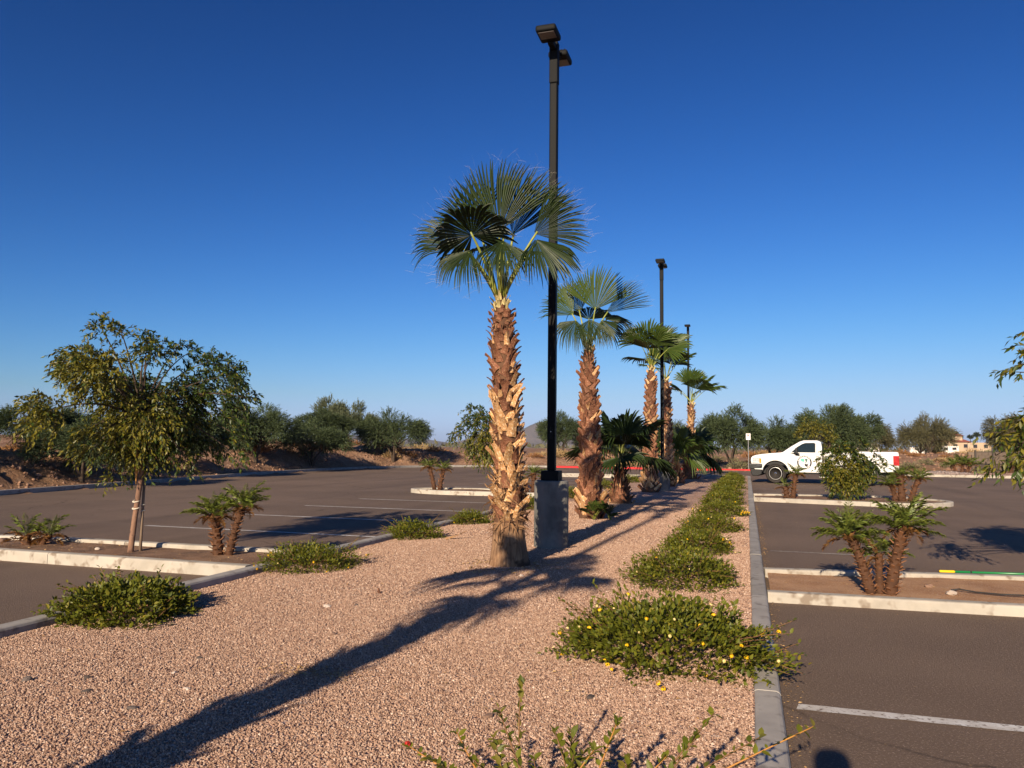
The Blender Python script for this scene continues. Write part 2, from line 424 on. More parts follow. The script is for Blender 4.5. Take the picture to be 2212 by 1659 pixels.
class MB:
    def __init__(s): s.V = []; s.F = []
    def add(s, V, F):
        b = len(s.V); s.V.extend([tuple(v) for v in V]); s.F.extend([tuple(i + b for i in f) for f in F]); return s
    def box(s, x0, x1, y0, y1, z0, z1):
        return s.add([(x0, y0, z0), (x1, y0, z0), (x1, y1, z0), (x0, y1, z0), (x0, y0, z1), (x1, y0, z1), (x1, y1, z1), (x0, y1, z1)],
                     [(0, 3, 2, 1), (4, 5, 6, 7), (0, 1, 5, 4), (1, 2, 6, 5), (2, 3, 7, 6), (3, 0, 4, 7)])
    def tube(s, pts, rad, n=8, cap=True):
        V, F = tube(pts, rad, n, cap); return s.add(V, F)
    def lathe(s, prof, n=24, axis='z', c=(0, 0, 0)):
        V = []; F = []
        for r, h in prof:
            for i in range(n):
                a = 2 * PI * i / n
                p = (r * math.cos(a), r * math.sin(a), h)
                if axis == 'y': p = (p[0], h, p[1])
                if axis == 'x': p = (h, p[0], p[1])
                V.append((p[0] + c[0], p[1] + c[1], p[2] + c[2]))
        for j in range(len(prof) - 1):
            for i in range(n):
                k = (i + 1) % n
                F.append((j * n + i, j * n + k, (j + 1) * n + k, (j + 1) * n + i))
        F.append(tuple(range(n))[::-1]); F.append(tuple((len(prof) - 1) * n + i for i in range(n)))
        return s.add(V, F)
    def prism(s, poly, y0, y1):
        """polygon in x,z extruded along y"""
        n = len(poly)
        V = [(p[0], y0, p[1]) for p in poly] + [(p[0], y1, p[1]) for p in poly]
        F = [tuple(range(n)), tuple(range(n, 2 * n))[::-1]] + [(i, i + n, (i + 1) % n + n, (i + 1) % n) for i in range(n)]
        return s.add(V, F)
    def build(s, name, mt, parent=None, smooth=False, **kw):
        return obj(name, mesh_py(name, s.V, s.F, smooth), mt, parent, **kw)

def bevel(o, w=0.01, seg=2, ang=35):
    m = o.modifiers.new('bevel', 'BEVEL')
    m.width = w; m.segments = seg; m.limit_method = 'ANGLE'; m.angle_limit = R(ang)
    return o

def norm(v):
    v = np.asarray(v, dtype=float)
    return v / (np.linalg.norm(v, axis=-1, keepdims=True) + 1e-9)

def tube(pts, rad, n=8, cap=True):
    P = np.asarray(pts, dtype=float); m = len(P)
    rad = np.broadcast_to(np.asarray(rad, dtype=float), (m,))
    T = norm(np.gradient(P, axis=0))
    up = np.array([0, 0, 1.0]) if abs(T[0][2]) < 0.9 else np.array([1.0, 0, 0])
    X = norm(np.cross(T[0], up)); V = []
    for i in range(m):
        X = norm(X - T[i] * np.dot(X, T[i])); Y = np.cross(T[i], X)
        a = np.arange(n) * 2 * PI / n
        V.append(P[i] + rad[i] * (np.cos(a)[:, None] * X + np.sin(a)[:, None] * Y))
    V = np.concatenate(V)
    F = [(j * n + i, j * n + (i + 1) % n, (j + 1) * n + (i + 1) % n, (j + 1) * n + i) for j in range(m - 1) for i in range(n)]
    if cap:
        F += [tuple(range(n))[::-1], tuple((m - 1) * n + i for i in range(n))]
    return V, F

def frames(Yd, up):
    Y = norm(Yd)
    X = np.cross(Y, up); X = norm(X); Z = np.cross(X, Y)
    return X, Y, Z

def place(tv, tf, P, X, Y, Z, s):
    s = np.asarray(s).reshape(-1, 1, 1)
    V = P[:, None, :] + s * (tv[None, :, 0:1] * X[:, None, :] + tv[None, :, 1:2] * Y[:, None, :] + tv[None, :, 2:3] * Z[:, None, :])
    k = len(tv)
    F = tf[None] + (np.arange(len(P)) * k)[:, None, None]
    return V.reshape(-1, 3), F.reshape(-1, tf.shape[1])

LEAF4 = (np.array([(0, 0, 0), (-.2, .42, .05), (0, 1, -.06), (.2, .42, .05)]), np.array([(0, 3, 2), (0, 2, 1)]))
LEAFN = (np.array([(0, 0, 0), (-.12, .45, .03), (0, 1, -.08), (.12, .45, .03)]), np.array([(0, 3, 2), (0, 2, 1)]))
LEAF7 = (np.array([(0, 0, 0), (-.24, .28, .06), (-.22, .62, .05), (0, 1, -.12), (.22, .62, .05), (.24, .28, .06), (0, .45, -.02)]),
         np.array([(0, 5, 6), (5, 4, 6), (4, 3, 6), (3, 2, 6), (2, 1, 6), (1, 0, 6)]))

def leafmesh(name, tpl, P, D, U, s):
    X, Y, Z = frames(np.asarray(D), np.asarray(U))
    V, F = place(tpl[0], tpl[1], np.asarray(P), X, Y, Z, s)
    return mesh_np(name, V, F)

def rnd_unit(rs, n):
    v = rs.normal(size=(n, 3)); return norm(v)

def noise2(x, y, seed=0, octs=5, sc=1.0):
    """cheap smooth value noise by summed sines"""
    rs = np.random.RandomState(seed); z = 0; a = 1.0; f = sc
    for o in range(octs):
        for k in range(3):
            t = rs.uniform(0, 2 * PI); p = rs.uniform(0, 2 * PI)
            z = z + a * np.sin(f * (x * math.cos(t) + y * math.sin(t)) + p + 1.3 * np.sin(f * .6 * (x * math.sin(t) - y * math.cos(t)) + p * 2)) / 3
        a *= 0.55; f *= 1.93
    return z

# ================================================================ SETTING
# ---- outline of the parking lot (anticlockwise), everything outside it is desert
LOT = np.array([(-19.0, -30), (40, -30), (40, 51.6), (7.7, 51.6), (6.2, 52.2), (5.2, 54.2), (3.6, 56.3), (-14.0, 56.6), (-17.6, 55.4), (-20.4, 53.0),
                (-22.8, 49.0), (-23.9, 43.0), (-23.7, 38.0), (-22.5, 30.0), (-20.5, 20.5), (-19.4, 14.0), (-19.0, 5.0)])

def sdist(x, y, poly=LOT):
    """signed distance to polygon, negative inside"""
    x = np.asarray(x, float); y = np.asarray(y, float)
    d = np.full(x.shape, 1e9); inside = np.zeros(x.shape, bool)
    n = len(poly)
    for i in range(n):
        a = poly[i]; b = poly[(i + 1) % n]; e = b - a
        t = np.clip(((x - a[0]) * e[0] + (y - a[1]) * e[1]) / (e @ e), 0, 1)
        d = np.minimum(d, np.hypot(x - a[0] - t * e[0], y - a[1] - t * e[1]))
        c = ((a[1] > y) != (b[1] > y)) & (x < (b[0] - a[0]) * (y - a[1]) / (b[1] - a[1] + 1e-12) + a[0])
        inside ^= c
    return np.where(inside, -d, d)

def sstep(a, b, x):
    t = np.clip((x - a) / (b - a), 0, 1); return t * t * (3 - 2 * t)

def terrain(x, y):
    x = np.asarray(x, float); y = np.asarray(y, float)
    d = sdist(x, y)
    left = sstep(-8, -17, x) * sstep(70, 54, y)                  # steep spoil bank along the left
    bank = sstep(0.3, 6.0, d) * (1.45 + 0.30 * np.sin(y * .21) + 0.3 * noise2(x, y, 3, 3, .35))
    rill = sstep(0.5, 2.0, d) * sstep(6.0, 3.0, d) * (np.abs(np.sin(y * 1.9 + 1.1 * np.sin(y * .7) + .5 * np.sin(x * 1.4))) ** 0.6) * 0.42
    flat = sstep(3, 34, d) * (0.75 + 0.28 * noise2(x, y, 5, 4, .12)) + 0.12 * sstep(.5, 4, d) * noise2(x, y, 9, 4, .6)
    knoll = 0.9 * np.exp(-(((x - 9.5) / 5.0) ** 2 + ((y - 70) / 5.0) ** 2)) + 0.6 * np.exp(-(((x - 17) / 6.0) ** 2 + ((y - 76) / 5.0) ** 2))
    rough = (0.05 * noise2(x, y, 11, 3, 2.6) + 0.03 * noise2(x, y, 12, 2, 6.5)) * sstep(.3, 1.5, d) * sstep(120, 40, d)
    z = np.where(d > 0, 0.10 + left * (bank + rill) + (1 - left) * (flat + knoll) + rough * (0.5 + left), -0.06)
    far = sstep(90, 220, d)
    z = z * (1 - far) + far * 0.95
    return np.where(d > -0.2, np.where(d > 0, z, -0.06), -0.06)

def axis_pts(a, b, step, far):
    core = np.arange(a, b + 1e-6, step)
    g = [step]; 
    while sum(g) < far: g.append(g[-1] * 1.25)
    g = np.cumsum(g)
    return np.concatenate([(a - g)[::-1], core, b + g])
gx = axis_pts(-40, 32, 0.4, 5000); gy = axis_pts(-4, 90, 0.4, 5000)
GX, GY = np.meshgrid(gx, gy)
GZ = terrain(GX, GY)
nx, ny = len(gx), len(gy)
idx = np.arange(nx * ny).reshape(ny, nx)
Fq = np.stack([idx[:-1, :-1], idx[:-1, 1:], idx[1:, 1:], idx[1:, :-1]], -1).reshape(-1, 4)
ground = obj('ground', mesh_np('ground', np.stack([GX, GY, GZ], -1), Fq, smooth=True), 'desert')
tag(ground, kind='structure')

asph = MB().add([(p[0], p[1], 0.0) for p in LOT], [tuple(range(len(LOT)))]).build('parking_lot', 'asphalt')
tag(asph, kind='structure')

def fillet(pts, rad, closed=True, n=7):
    out = []; N = len(pts)
    for i in range(N):
        p = np.array(pts[i], float)
        r = rad[i] if hasattr(rad, '__len__') else rad
        if (not closed and i in (0, N - 1)) or r <= 0:
            out.append(p); continue
        a = np.array(pts[i - 1], float) - p; b = np.array(pts[(i + 1) % N], float) - p
        la, lb = np.linalg.norm(a), np.linalg.norm(b)
        r_ = min(r, la * .49, lb * .49)
        p0 = p + a / la * r_; p1 = p + b / lb * r_
        for k in range(n + 1):
            t = k / n
            out.append((1 - t) ** 2 * p0 + 2 * t * (1 - t) * p + t * t * p1)
    return np.array(out)

def kerb(name, pts, mt, closed=True, w=0.15, h=0.13, label=None, piece=3.0, gap=0.007, jig=0):
    """a swept kerb cut into cast lengths, each length an object of its own"""
    root = thing(name, None, None, kind='structure')
    P = np.array(pts, float)
    if closed: P = np.vstack([P, P[:1]])
    seg = np.linalg.norm(np.diff(P, axis=0), axis=1); s = np.concatenate([[0], np.cumsum(seg)])
    L = s[-1]; n = max(1, int(round(L / piece)))
    T = np.diff(P, axis=0) / (seg[:, None] + 1e-9)
    def at(u):
        i = min(max(np.searchsorted(s, u) - 1, 0), len(seg) - 1)
        t = (u - s[i]) / (seg[i] + 1e-9)
        return P[i] * (1 - t) + P[i + 1] * t
    def nrm(u):
        a = at(max(u - .02, 0)); b = at(min(u + .02, L))
        if closed and (u < .02 or u > L - .02):
            a = at((u - .02) % L); b = at((u + .02) % L)
        d = b - a; d = d / (np.linalg.norm(d) + 1e-9); return np.array([d[1], -d[0]])
    prof = [(-w / 2, -0.12), (-w / 2, h - .022), (-w / 2 + .010, h - .006), (-w / 2 + .026, h), (w / 2 - .026, h), (w / 2 - .010, h - .006), (w / 2, h - .022), (w / 2, -0.12)]
    rs = random.Random(len(name) * 7 + n)
    for k in range(n):
        a, b = k * L / n + gap / 2, (k + 1) * L / n - gap / 2
        us = [a] + [u for u in s if a + .03 < u < b - .03] + [b]
        V = []; F = []; m = len(prof); dz = rs.uniform(-.003, .003)
        for u in us:
            c = at(u); q = nrm(u)
            for (o, z) in prof: V.append((c[0] + q[0] * o, c[1] + q[1] * o, z + (dz if z > 0 else 0)))
        for j in range(len(us) - 1):
            for i in range(m - 1): F.append((j * m + i, (j + 1) * m + i, (j + 1) * m + i + 1, j * m + i + 1))
        F.append(tuple(range(m))); F.append(tuple((len(us) - 1) * m + i for i in range(m))[::-1])
        obj('kerb_stone', mesh_py('kerb_stone', V, F), mt, root)
    return root

def slab(name, pts, z, mt, n=None, amp=0.0, seed=1, res=0.12, zf=None):
    """soil surface inside an outline: a grid clipped to it, gently uneven"""
    pts = np.array(pts, float)
    x0, y0 = pts.min(0) - .05; x1, y1 = pts.max(0) + .05
    xs = np.arange(x0, x1 + res, res); ys = np.arange(y0, y1 + res, res)
    X, Y = np.meshgrid(xs, ys); d = sdist(X, Y, pts)
    Z = z + amp * noise2(X, Y, seed, 4, 2.2)
    if zf is not None: Z = Z + zf(X, Y)
    id_ = np.arange(X.size).reshape(X.shape)
    F = np.stack([id_[:-1, :-1], id_[:-1, 1:], id_[1:, 1:], id_[1:, :-1]], -1).reshape(-1, 4)
    keep = (d.ravel()[F] < 0.05).all(1)
    F = F[keep]
    used = np.unique(F); remap = -np.ones(X.size, int); remap[used] = np.arange(len(used))
    V = np.stack([X, Y, Z], -1).reshape(-1, 3)[used]
    return tag(obj(name, mesh_np(name, V, remap[F], smooth=True), mt), kind='structure')

# ---- central gravel median
MED = [(0.09, -7.0), (0.09, 43.2), (-5.27, 43.2), (-5.27, -7.0)]
kerb('median_kerb', fillet(MED, [.3, 1.3, 1.3, .3]), 'concrete_grey', h=0.13)
def gz(x, y):
    x = np.asarray(x, float); y = np.asarray(y, float)
    return 0.085 + 0.030 * sstep(-1.2, 0, x) - 0.03 * sstep(-4.2, -5.2, x) + 0.012 * noise2(x, y, 21, 3, 1.3)
def sheet(name, x0, x1, y0, y1, mt, res=.12, dz=0.0):
    X, Y = np.meshgrid(np.linspace(x0, x1, int((x1 - x0) / res) + 2), np.linspace(y0, y1, int((y1 - y0) / res) + 2))
    id_ = np.arange(X.size).reshape(X.shape)
    F = np.stack([id_[:-1, :-1], id_[:-1, 1:], id_[1:, 1:], id_[1:, :-1]], -1).reshape(-1, 4)
    return obj(name, mesh_np(name, np.stack([X, Y, gz(X, Y) + dz], -1), F, smooth=True), mt)
tag(sheet('gravel_median', -5.23, 0.05, -6.9, 42.9, 'gravel_bed'), kind='structure')

def G(x, y): return float(gz(x, y))

def pebbles(name, x0, x1, y0, y1, dens, size, seed):
    """loose stones as instances on a sheet that follows the gravel"""
    o = sheet(name, x0, x1, y0, y1, 'pebble', dz=.002)
    tag(o, 'loose pinkish tan gravel covering the median', 'gravel', kind='stuff')
    ng = bpy.data.node_groups.new(name, 'GeometryNodeTree')
    ng.interface.new_socket('Geometry', in_out='INPUT', socket_type='NodeSocketGeometry')
    ng.interface.new_socket('Geometry', in_out='OUTPUT', socket_type='NodeSocketGeometry')
    N = ng.nodes; L = ng.links
    gi = N.new('NodeGroupInput'); go = N.new('NodeGroupOutput')
    dp = N.new('GeometryNodeDistributePointsOnFaces'); dp.inputs['Density'].default_value = dens; dp.inputs['Seed'].default_value = seed
    ico = N.new('GeometryNodeMeshIcoSphere'); ico.inputs['Radius'].default_value = 1.0; ico.inputs['Subdivisions'].default_value = 1
    sp = N.new('GeometryNodeSetPosition')
    nz = N.new('ShaderNodeTexNoise'); nz.inputs['Scale'].default_value = 1.3
    vs = N.new('ShaderNodeVectorMath'); vs.operation = 'SUBTRACT'; vs.inputs[1].default_value = (.5, .5, .5)
    vm = N.new('ShaderNodeVectorMath'); vm.operation = 'SCALE'; vm.inputs['Scale'].default_value = 1.2
    L.new(nz.outputs['Color'], vs.inputs[0]); L.new(vs.outputs[0], vm.inputs[0]); L.new(vm.outputs[0], sp.inputs['Offset'])
    L.new(ico.outputs[0], sp.inputs['Geometry'])
    sm = N.new('GeometryNodeSetMaterial'); sm.inputs['Material'].default_value = MT['pebble']; L.new(sp.outputs[0], sm.inputs[0])
    ip = N.new('GeometryNodeInstanceOnPoints')
    rv = N.new('FunctionNodeRandomValue'); rv.data_type = 'FLOAT_VECTOR'; rv.inputs[0].default_value = (0, 0, 0); rv.inputs[1].default_value = (6.28, 6.28, 6.28)
    rsn = N.new('FunctionNodeRandomValue'); rsn.data_type = 'FLOAT_VECTOR'; rsn.inputs[0].default_value = (size * .35, size * .35, size * .28); rsn.inputs[1].default_value = (size * 1.4, size * 1.15, size * .85)
    rsn.inputs['Seed'].default_value = 7
    L.new(gi.outputs[0], dp.inputs[0]); L.new(dp.outputs[0], ip.inputs['Points']); L.new(sm.outputs[0], ip.inputs['Instance'])
    L.new(rv.outputs[0], ip.inputs['Rotation']); L.new(rsn.outputs[0], ip.inputs['Scale'])
    L.new(ip.outputs[0], go.inputs[0])
    md = o.modifiers.new('scatter', 'NODES'); md.node_group = ng
    return o
pebbles('gravel', -5.2, 0.012, 1.6, 6.4, 7600, 0.0072, 3)
pebbles('gravel', -5.2, 0.015, 6.4, 11.5, 4200, 0.0086, 4)
pebbles('gravel', -5.2, 0.015, 11.5, 20.0, 1500, 0.011, 5)

# ---- planting islands on both sides
ISL = {
    'R1': ([(0.17, 8.13), (5.4, 8.35), (6.0, 9.2), (5.4, 10.55), (0.17, 9.66)], [0, .6, .8, .6, 0], 0.10, 'soil_red'),
    'R2': ([(0.17, 23.60), (4.3, 22.62), (5.75, 24.3), (4.3, 26.2), (0.17, 25.55)], [0, .9, 1.2, .9, 0], 0.12, 'soil'),
    'L1': ([(-5.35, 7.52), (-10.3, 7.56), (-10.9, 8.1), (-10.3, 8.72), (-5.35, 8.80)], [0, .5, .7, .5, 0], 0.135, 'soil'),
    'L2': ([(-5.35, 22.55), (-9.4, 22.28), (-10.65, 23.1), (-9.4, 24.05), (-5.35, 24.0)], [0, .8, .9, .8, 0], 0.13, 'soil'),
    'L3': ([(-5.35, 38.9), (-9.6, 38.9), (-10.6, 39.7), (-9.6, 40.6), (-5.35, 40.6)], [0, .7, .8, .7, 0], 0.13, 'soil'),
}
for k, (pts, rad, h, so) in ISL.items():
    p = fillet(pts, rad, closed=True)
    kerb('island_kerb', p, 'concrete', closed=False, h=h)
    slab('island_soil', p, h - .05, so, amp=0.014, seed=len(so) + ord(k[1]), res=0.09)

# ---- kerb around the lot, red where the fire lane runs
lotk = fillet(LOT[7:17], 1.2, closed=False)
kerb('boundary_kerb', [tuple(p) for p in lotk], 'concrete_grey', closed=False, h=0.14, w=.16, piece=3.6)
kerb('fire_lane_kerb', [(-13.7, 56.6), (-6, 56.47), (1.0, 56.35), (3.5, 56.3)], 'red_kerb', closed=False, h=0.14, w=.18, piece=4.0)
kerb('boundary_kerb', fillet([(3.75, 56.1), (5.2, 54.2), (6.2, 52.2), (7.7, 51.6), (40, 51.6)], [0, 1, 1, 1, 0], closed=False), 'concrete', closed=False, h=0.15, w=.16, piece=3.6)
# pinkish gravel apron behind the right kerb
ap = slab('gravel_apron', [(8.0, 51.75), (39, 51.75), (39, 58.5), (20, 58.2), (12.5, 56.6), (8.6, 55.0)], 0.0, 'gravel_bed', res=0.4, zf=lambda X, Y: terrain(X, Y) + 0.05)

# ---- painted stall lines
def stripe(x0, x1, y0, y1, mt, w=0.10, seed=0):
    n = int(abs(x1 - x0) / .08); rs = np.random.RandomState(seed)
    t = np.linspace(0, 1, n + 1)
    x = x0 + (x1 - x0) * t; y = y0 + (y1 - y0) * t
    e0 = rs.normal(0, .0022, n + 1); e1 = rs.normal(0, .0022, n + 1)
    xo = x.copy(); xo[0] += .02
    V = np.concatenate([np.stack([x, y - w / 2 + e0, np.full(n + 1, .004)], -1), np.stack([xo, y + w / 2 + e1, np.full(n + 1, .004)], -1)])
    F = np.array([(i, i + 1, n + 2 + i, n + 1 + i) for i in range(n)])
    tag(obj('stall_line', mesh_np('stall_line', V, F), mt), kind='structure')
for i, y in enumerate((11.5, 14.13, 16.75, 19.5)): stripe(-10.4, -5.36, y, y, 'paint_white', seed=i)
for i, y in enumerate((26.9, 29.5, 32.1, 34.7, 37.2)): stripe(-10.4, -5.36, y, y, 'paint_white', seed=i + 10)
stripe(0.25, 5.3, 4.88, 4.9, 'paint_white', w=.105, seed=30)
stripe(0.30, 1.7, 12.12, 12.1, 'paint_worn', w=.09, seed=31)
for i, y in enumerate((28.4, 31.3, 34.6)): stripe(0.26, 5.3, y, y - .35, 'paint_worn', seed=40 + i)
stripe(12.4, 13.6, 50.4, 50.4, 'paint_white', w=.14, seed=50)

# ================================================================ FAN PALMS
RV = np.array([0.957, 0.291, 0.0]); TV = np.array([0.291, -0.957, 0.0]); UV = np.array([0, 0, 1.0])   # a level frame used to turn fronds

def fan_blade(Rr, spread, nseg, rs, grav, droop=0.5, cup=0.10, wind=None):
    """pleated fan, hastula at origin, axis +Y, upper face +Z; free tips hang towards grav"""
    ts = np.array([.03, .16, .38, .60, .74, .84, .93, 1.0])
    V = []; F = []; tips = []
    pitch = 2 * spread / nseg
    sp = 0.71 + rs.uniform(-.06, .06)
    for i in range(nseg):
        a = -spread + (i + .5) * pitch + rs.normal(0, .012)
        L = Rr * (1 - .22 * (abs(a) / PI) ** 1.5) * rs.uniform(.92, 1.05)
        k = droop * rs.uniform(.35, 1.25) * (1.0 + 0.7 * abs(a) / PI)
        d = np.array([math.sin(a), math.cos(a), 0]); n = np.array([math.cos(a), -math.sin(a), 0])
        tw = rs.normal(0, .35)
        for t in ts:
            r = t * L
            if t < sp: hw = r * math.tan(pitch / 2) * 1.01
            else: hw = sp * L * math.tan(pitch / 2) * max(0.02, 1 - (t - sp) / (1 - sp)) ** .6
            z = -cup * r * (a / 1.6) ** 2 + .05 * r
            c = d * r + np.array([0, 0, z])
            if t > sp * .8:
                e = (t - sp * .8) / (1 - sp * .8)
                c = c + grav * (k * L * .62 * e ** 1.9)
                if wind is not None: c = c + wind * (L * .10 * e ** 1.5)
                c = c - d * (k * L * .16 * e ** 2)
            q = n * math.cos(tw * max(0, t - sp)) + np.array([0, 0, 1]) * math.sin(tw * max(0, t - sp))
            up = np.array([0, 0, 1.0])
            V += [c - q * hw * .92 + up * hw * .85, c - up * hw * .65, c + q * hw * .92 + up * hw * .85]
        tips.append((V[-2], d))
        b = i * len(ts) * 3
        for j in range(len(ts) - 1):
            p = b + j * 3
            F += [(p, p + 1, p + 4, p + 3), (p + 1, p + 2, p + 5, p + 4)]
    return np.array(V), np.array(F), tips

def bez(a, b, c, n=9):
    t = np.linspace(0, 1, n)[:, None]
    return (1 - t) ** 2 * np.array(a) + 2 * t * (1 - t) * np.array(b) + t * t * np.array(c)

def frond(root, base, hast, axis, normal, Rr, spread, nseg, rs, mt='fan', droop=.5, threads=0, prad=.016, wind=None):
    base = np.array(base, float); hast = np.array(hast, float)
    Y = norm(axis); Z = np.array(normal, float); Z = norm(Z - Y * np.dot(Z, Y)); X = np.cross(Y, Z)
    Mx = np.stack([X, Y, Z], 1)
    g = Mx.T @ np.array([0, 0, -1.0])
    w = None if wind is None else Mx.T @ np.array(wind, float)
    V, F, tips = fan_blade(Rr, spread, nseg, rs, g, droop, wind=w)
    V = hast + V @ Mx.T
    fo = obj('frond', mesh_np('frond', V, F), mt, root)
    mid = base + (hast - base) * .5 + np.array([0, 0, .10 * np.linalg.norm(hast - base)])
    p = bez(base, mid, hast + Y * .05, 8)
    m = MB(); m.tube(p, np.linspace(prad * 1.5, prad * .7, 8), 6)
    m.build('petiole', 'petiole', fo, smooth=True)
    if threads:
        VV = []; FF = []
        for (tp, d) in tips:
            for _ in range(threads):
                if rs.rand() < .62: continue
                s = hast + Mx @ np.array(tp) - (Mx @ d) * rs.uniform(0, .12) * Rr
                q = Mx @ d + rs.normal(0, .5, 3); q = norm(q); cu = rs.normal(0, 1, 3)
                l = rs.uniform(.05, .15); prev = len(VV)
                for t in (0, .35, .7, 1.0):
                    c = s + q * l * t + cu * l * .35 * t * t + np.array([0, 0, .03 * t])
                    VV += [c - UV * .0006, c + UV * .0006]
                for j in range(3): FF.append((prev + 2 * j, prev + 2 * j + 2, prev + 2 * j + 3, prev + 2 * j + 1))
        if FF: obj('threads', mesh_np('threads', np.array(VV), np.array(FF)), 'thread', fo)
    return fo

def boot_mesh(rs, ragged=0.3, curl=1.0, wt=.45):
    """an old leaf base: a tapering, outward curling, concave plate with a torn top; 1 unit long"""
    rows = 5; cols = 3; fr = []; bk = []
    tear = [rs.uniform(-ragged, ragged * .4) for _ in range(cols)]
    for j in range(rows):
        t = j / (rows - 1)
        w = .36 * ((1 - t) + wt * t) * (1 + .12 * math.sin(t * 5 + rs.uniform(0, 6)))
        for i in range(cols):
            u = (i - 1)
            y = t * (1.0 + tear[i] * t)
            z = .10 + curl * .42 * t * t - .10 * abs(u) * (1 - t * .4) + rs.uniform(-.015, .015)
            x = u * w + curl * .06 * t * t * tear[1]
            fr.append((x, y, z)); th = .075 * (1 - .5 * t)
            bk.append((x * .97, y - .01, z - th))
    n = rows * cols; V = fr + bk; F = []
    for j in range(rows - 1):
        for i in range(cols - 1):
            a = j * cols + i
            F.append((a, a + 1, a + cols + 1, a + cols)); F.append((a + n, a + cols + n, a + cols + 1 + n, a + 1 + n))
    ring = [i for i in range(cols)] + [cols * (j + 1) - 1 for j in range(1, rows)] + [rows * cols - 1 - i for i in range(1, cols)] + [cols * j for j in range(rows - 2, 0, -1)]
    for a, b in zip(ring, ring[1:] + ring[:1]): F.append((a, a + n, b + n, b))
    return mesh_py('boot', V, F)
_brs = random.Random(5)
BOOT = {}
for key, args in {'wild': (.28, .85, .5), 'woven': (.12, .32, .62), 'short': (.5, 1.0, .6)}.items():
    BOOT[key] = {}
    for col_ in ('boot_tan', 'boot_red', 'boot_cream'):
        lst = []
        for _ in range(6):
            me = boot_mesh(_brs, *args); me.materials.append(MT[col_]); lst.append(me)
        BOOT[key][col_] = lst

def palm_trunk(root, H, r0, r1, lean, bare=0.0, rs=None, nboot=150, style='wild', blen=(.20, .15), tanband=None, flare=1.0, topz=.35, per_tan=.5):
    """core and individual leaf bases; lean is the xy shift of the top"""
    prof = []
    nz = 26
    def rad(z):
        t = z / H
        return (r0 * (1 - t) + r1 * t) * (1 + .32 * math.exp(-z / .30) * flare) * (1 - .55 * sstep(H - .45, H, z))
    def ctr(z): return np.array([lean[0] * (z / H) ** 1.6, lean[1] * (z / H) ** 1.6, z])
    n = 26; V = []; F = []
    zs = np.concatenate([[-.1], np.linspace(0, H, nz)])
    for z in zs:
        for i in range(n):
            a = 2 * PI * i / n; c = ctr(max(z, 0)); r = rad(max(z, 0)) * (1 + .025 * math.sin(9 * a + z * 3) + .02 * math.sin(5 * a - z * 7)) * (.86 if z > bare + .05 else 1.0)
            V.append((c[0] + r * math.cos(a), c[1] + r * math.sin(a), z))
    for j in range(len(zs) - 1):
        for i in range(n): F.append((j * n + i, j * n + (i + 1) % n, (j + 1) * n + (i + 1) % n, (j + 1) * n + i))
    F.append(tuple((len(zs) - 1) * n + i for i in range(n)))
    me = mesh_py('trunk', V, F, True)
    me.materials.append(MT['palm_base']); me.materials.append(MT['palm_core'])
    for p in me.polygons:
        if p.center.z > bare + .03: p.material_index = 1
    obj('trunk', me, None, root)
    ga = 2.39996
    for k in range(nboot):
        t = (k + .5) / nboot
        z = bare + (H - bare - .05) * t
        a = k * ga + rs.normal(0, .10)
        r = rad(z) * .90
        ln = (blen[0] * (1 - t) + blen[1] * t) * rs.uniform(.8, 1.2)
        top = z > H - topz
        if top: ln *= .8
        u = rs.rand()
        if z > H - .22: colr = 'boot_cream'
        elif tanband and tanband[0] < z < tanband[1]: colr = 'boot_tan' if u < .76 else 'boot_red'
        else: colr = 'boot_tan' if u < per_tan else 'boot_red'
        st = 'short' if (top and z < H - .22) else style
        me = BOOT[st][colr][rs.randint(6)]
        tilt = rs.normal(0, .34) if style == 'wild' else ((.60 if k % 2 else -.60) + rs.normal(0, .10))
        out = rs.normal(.05, .10) if style == 'wild' else rs.normal(.05, .05)
        if z < bare + .5 and style == 'woven': out += .30 * (1 - (z - bare) / .5)
        c = ctr(z)
        o = np.array([math.cos(a), math.sin(a), 0]); tg = np.array([-math.sin(a), math.cos(a), 0])
        Yv = norm(UV * math.cos(out) + o * math.sin(out)); Yv = norm(Yv * math.cos(tilt) + tg * math.sin(tilt))
        Zv = norm(o - Yv * np.dot(o, Yv)); Xv = np.cross(Yv, Zv)
        p = c + o * r - Yv * ln * .15
        wid = ln * (rs.uniform(.62, 1.0) if style == 'wild' else rs.uniform(.60, .72))
        b = bpy.data.objects.new('boot', me); COL.objects.link(b); b.parent = root
        b.matrix_local = Matrix(((Xv[0] * wid, Yv[0] * ln, Zv[0] * ln, p[0]), (Xv[1] * wid, Yv[1] * ln, Zv[1] * ln, p[1]), (Xv[2] * wid, Yv[2] * ln, Zv[2] * ln, p[2]), (0, 0, 0, 1)))
    return ctr, rad

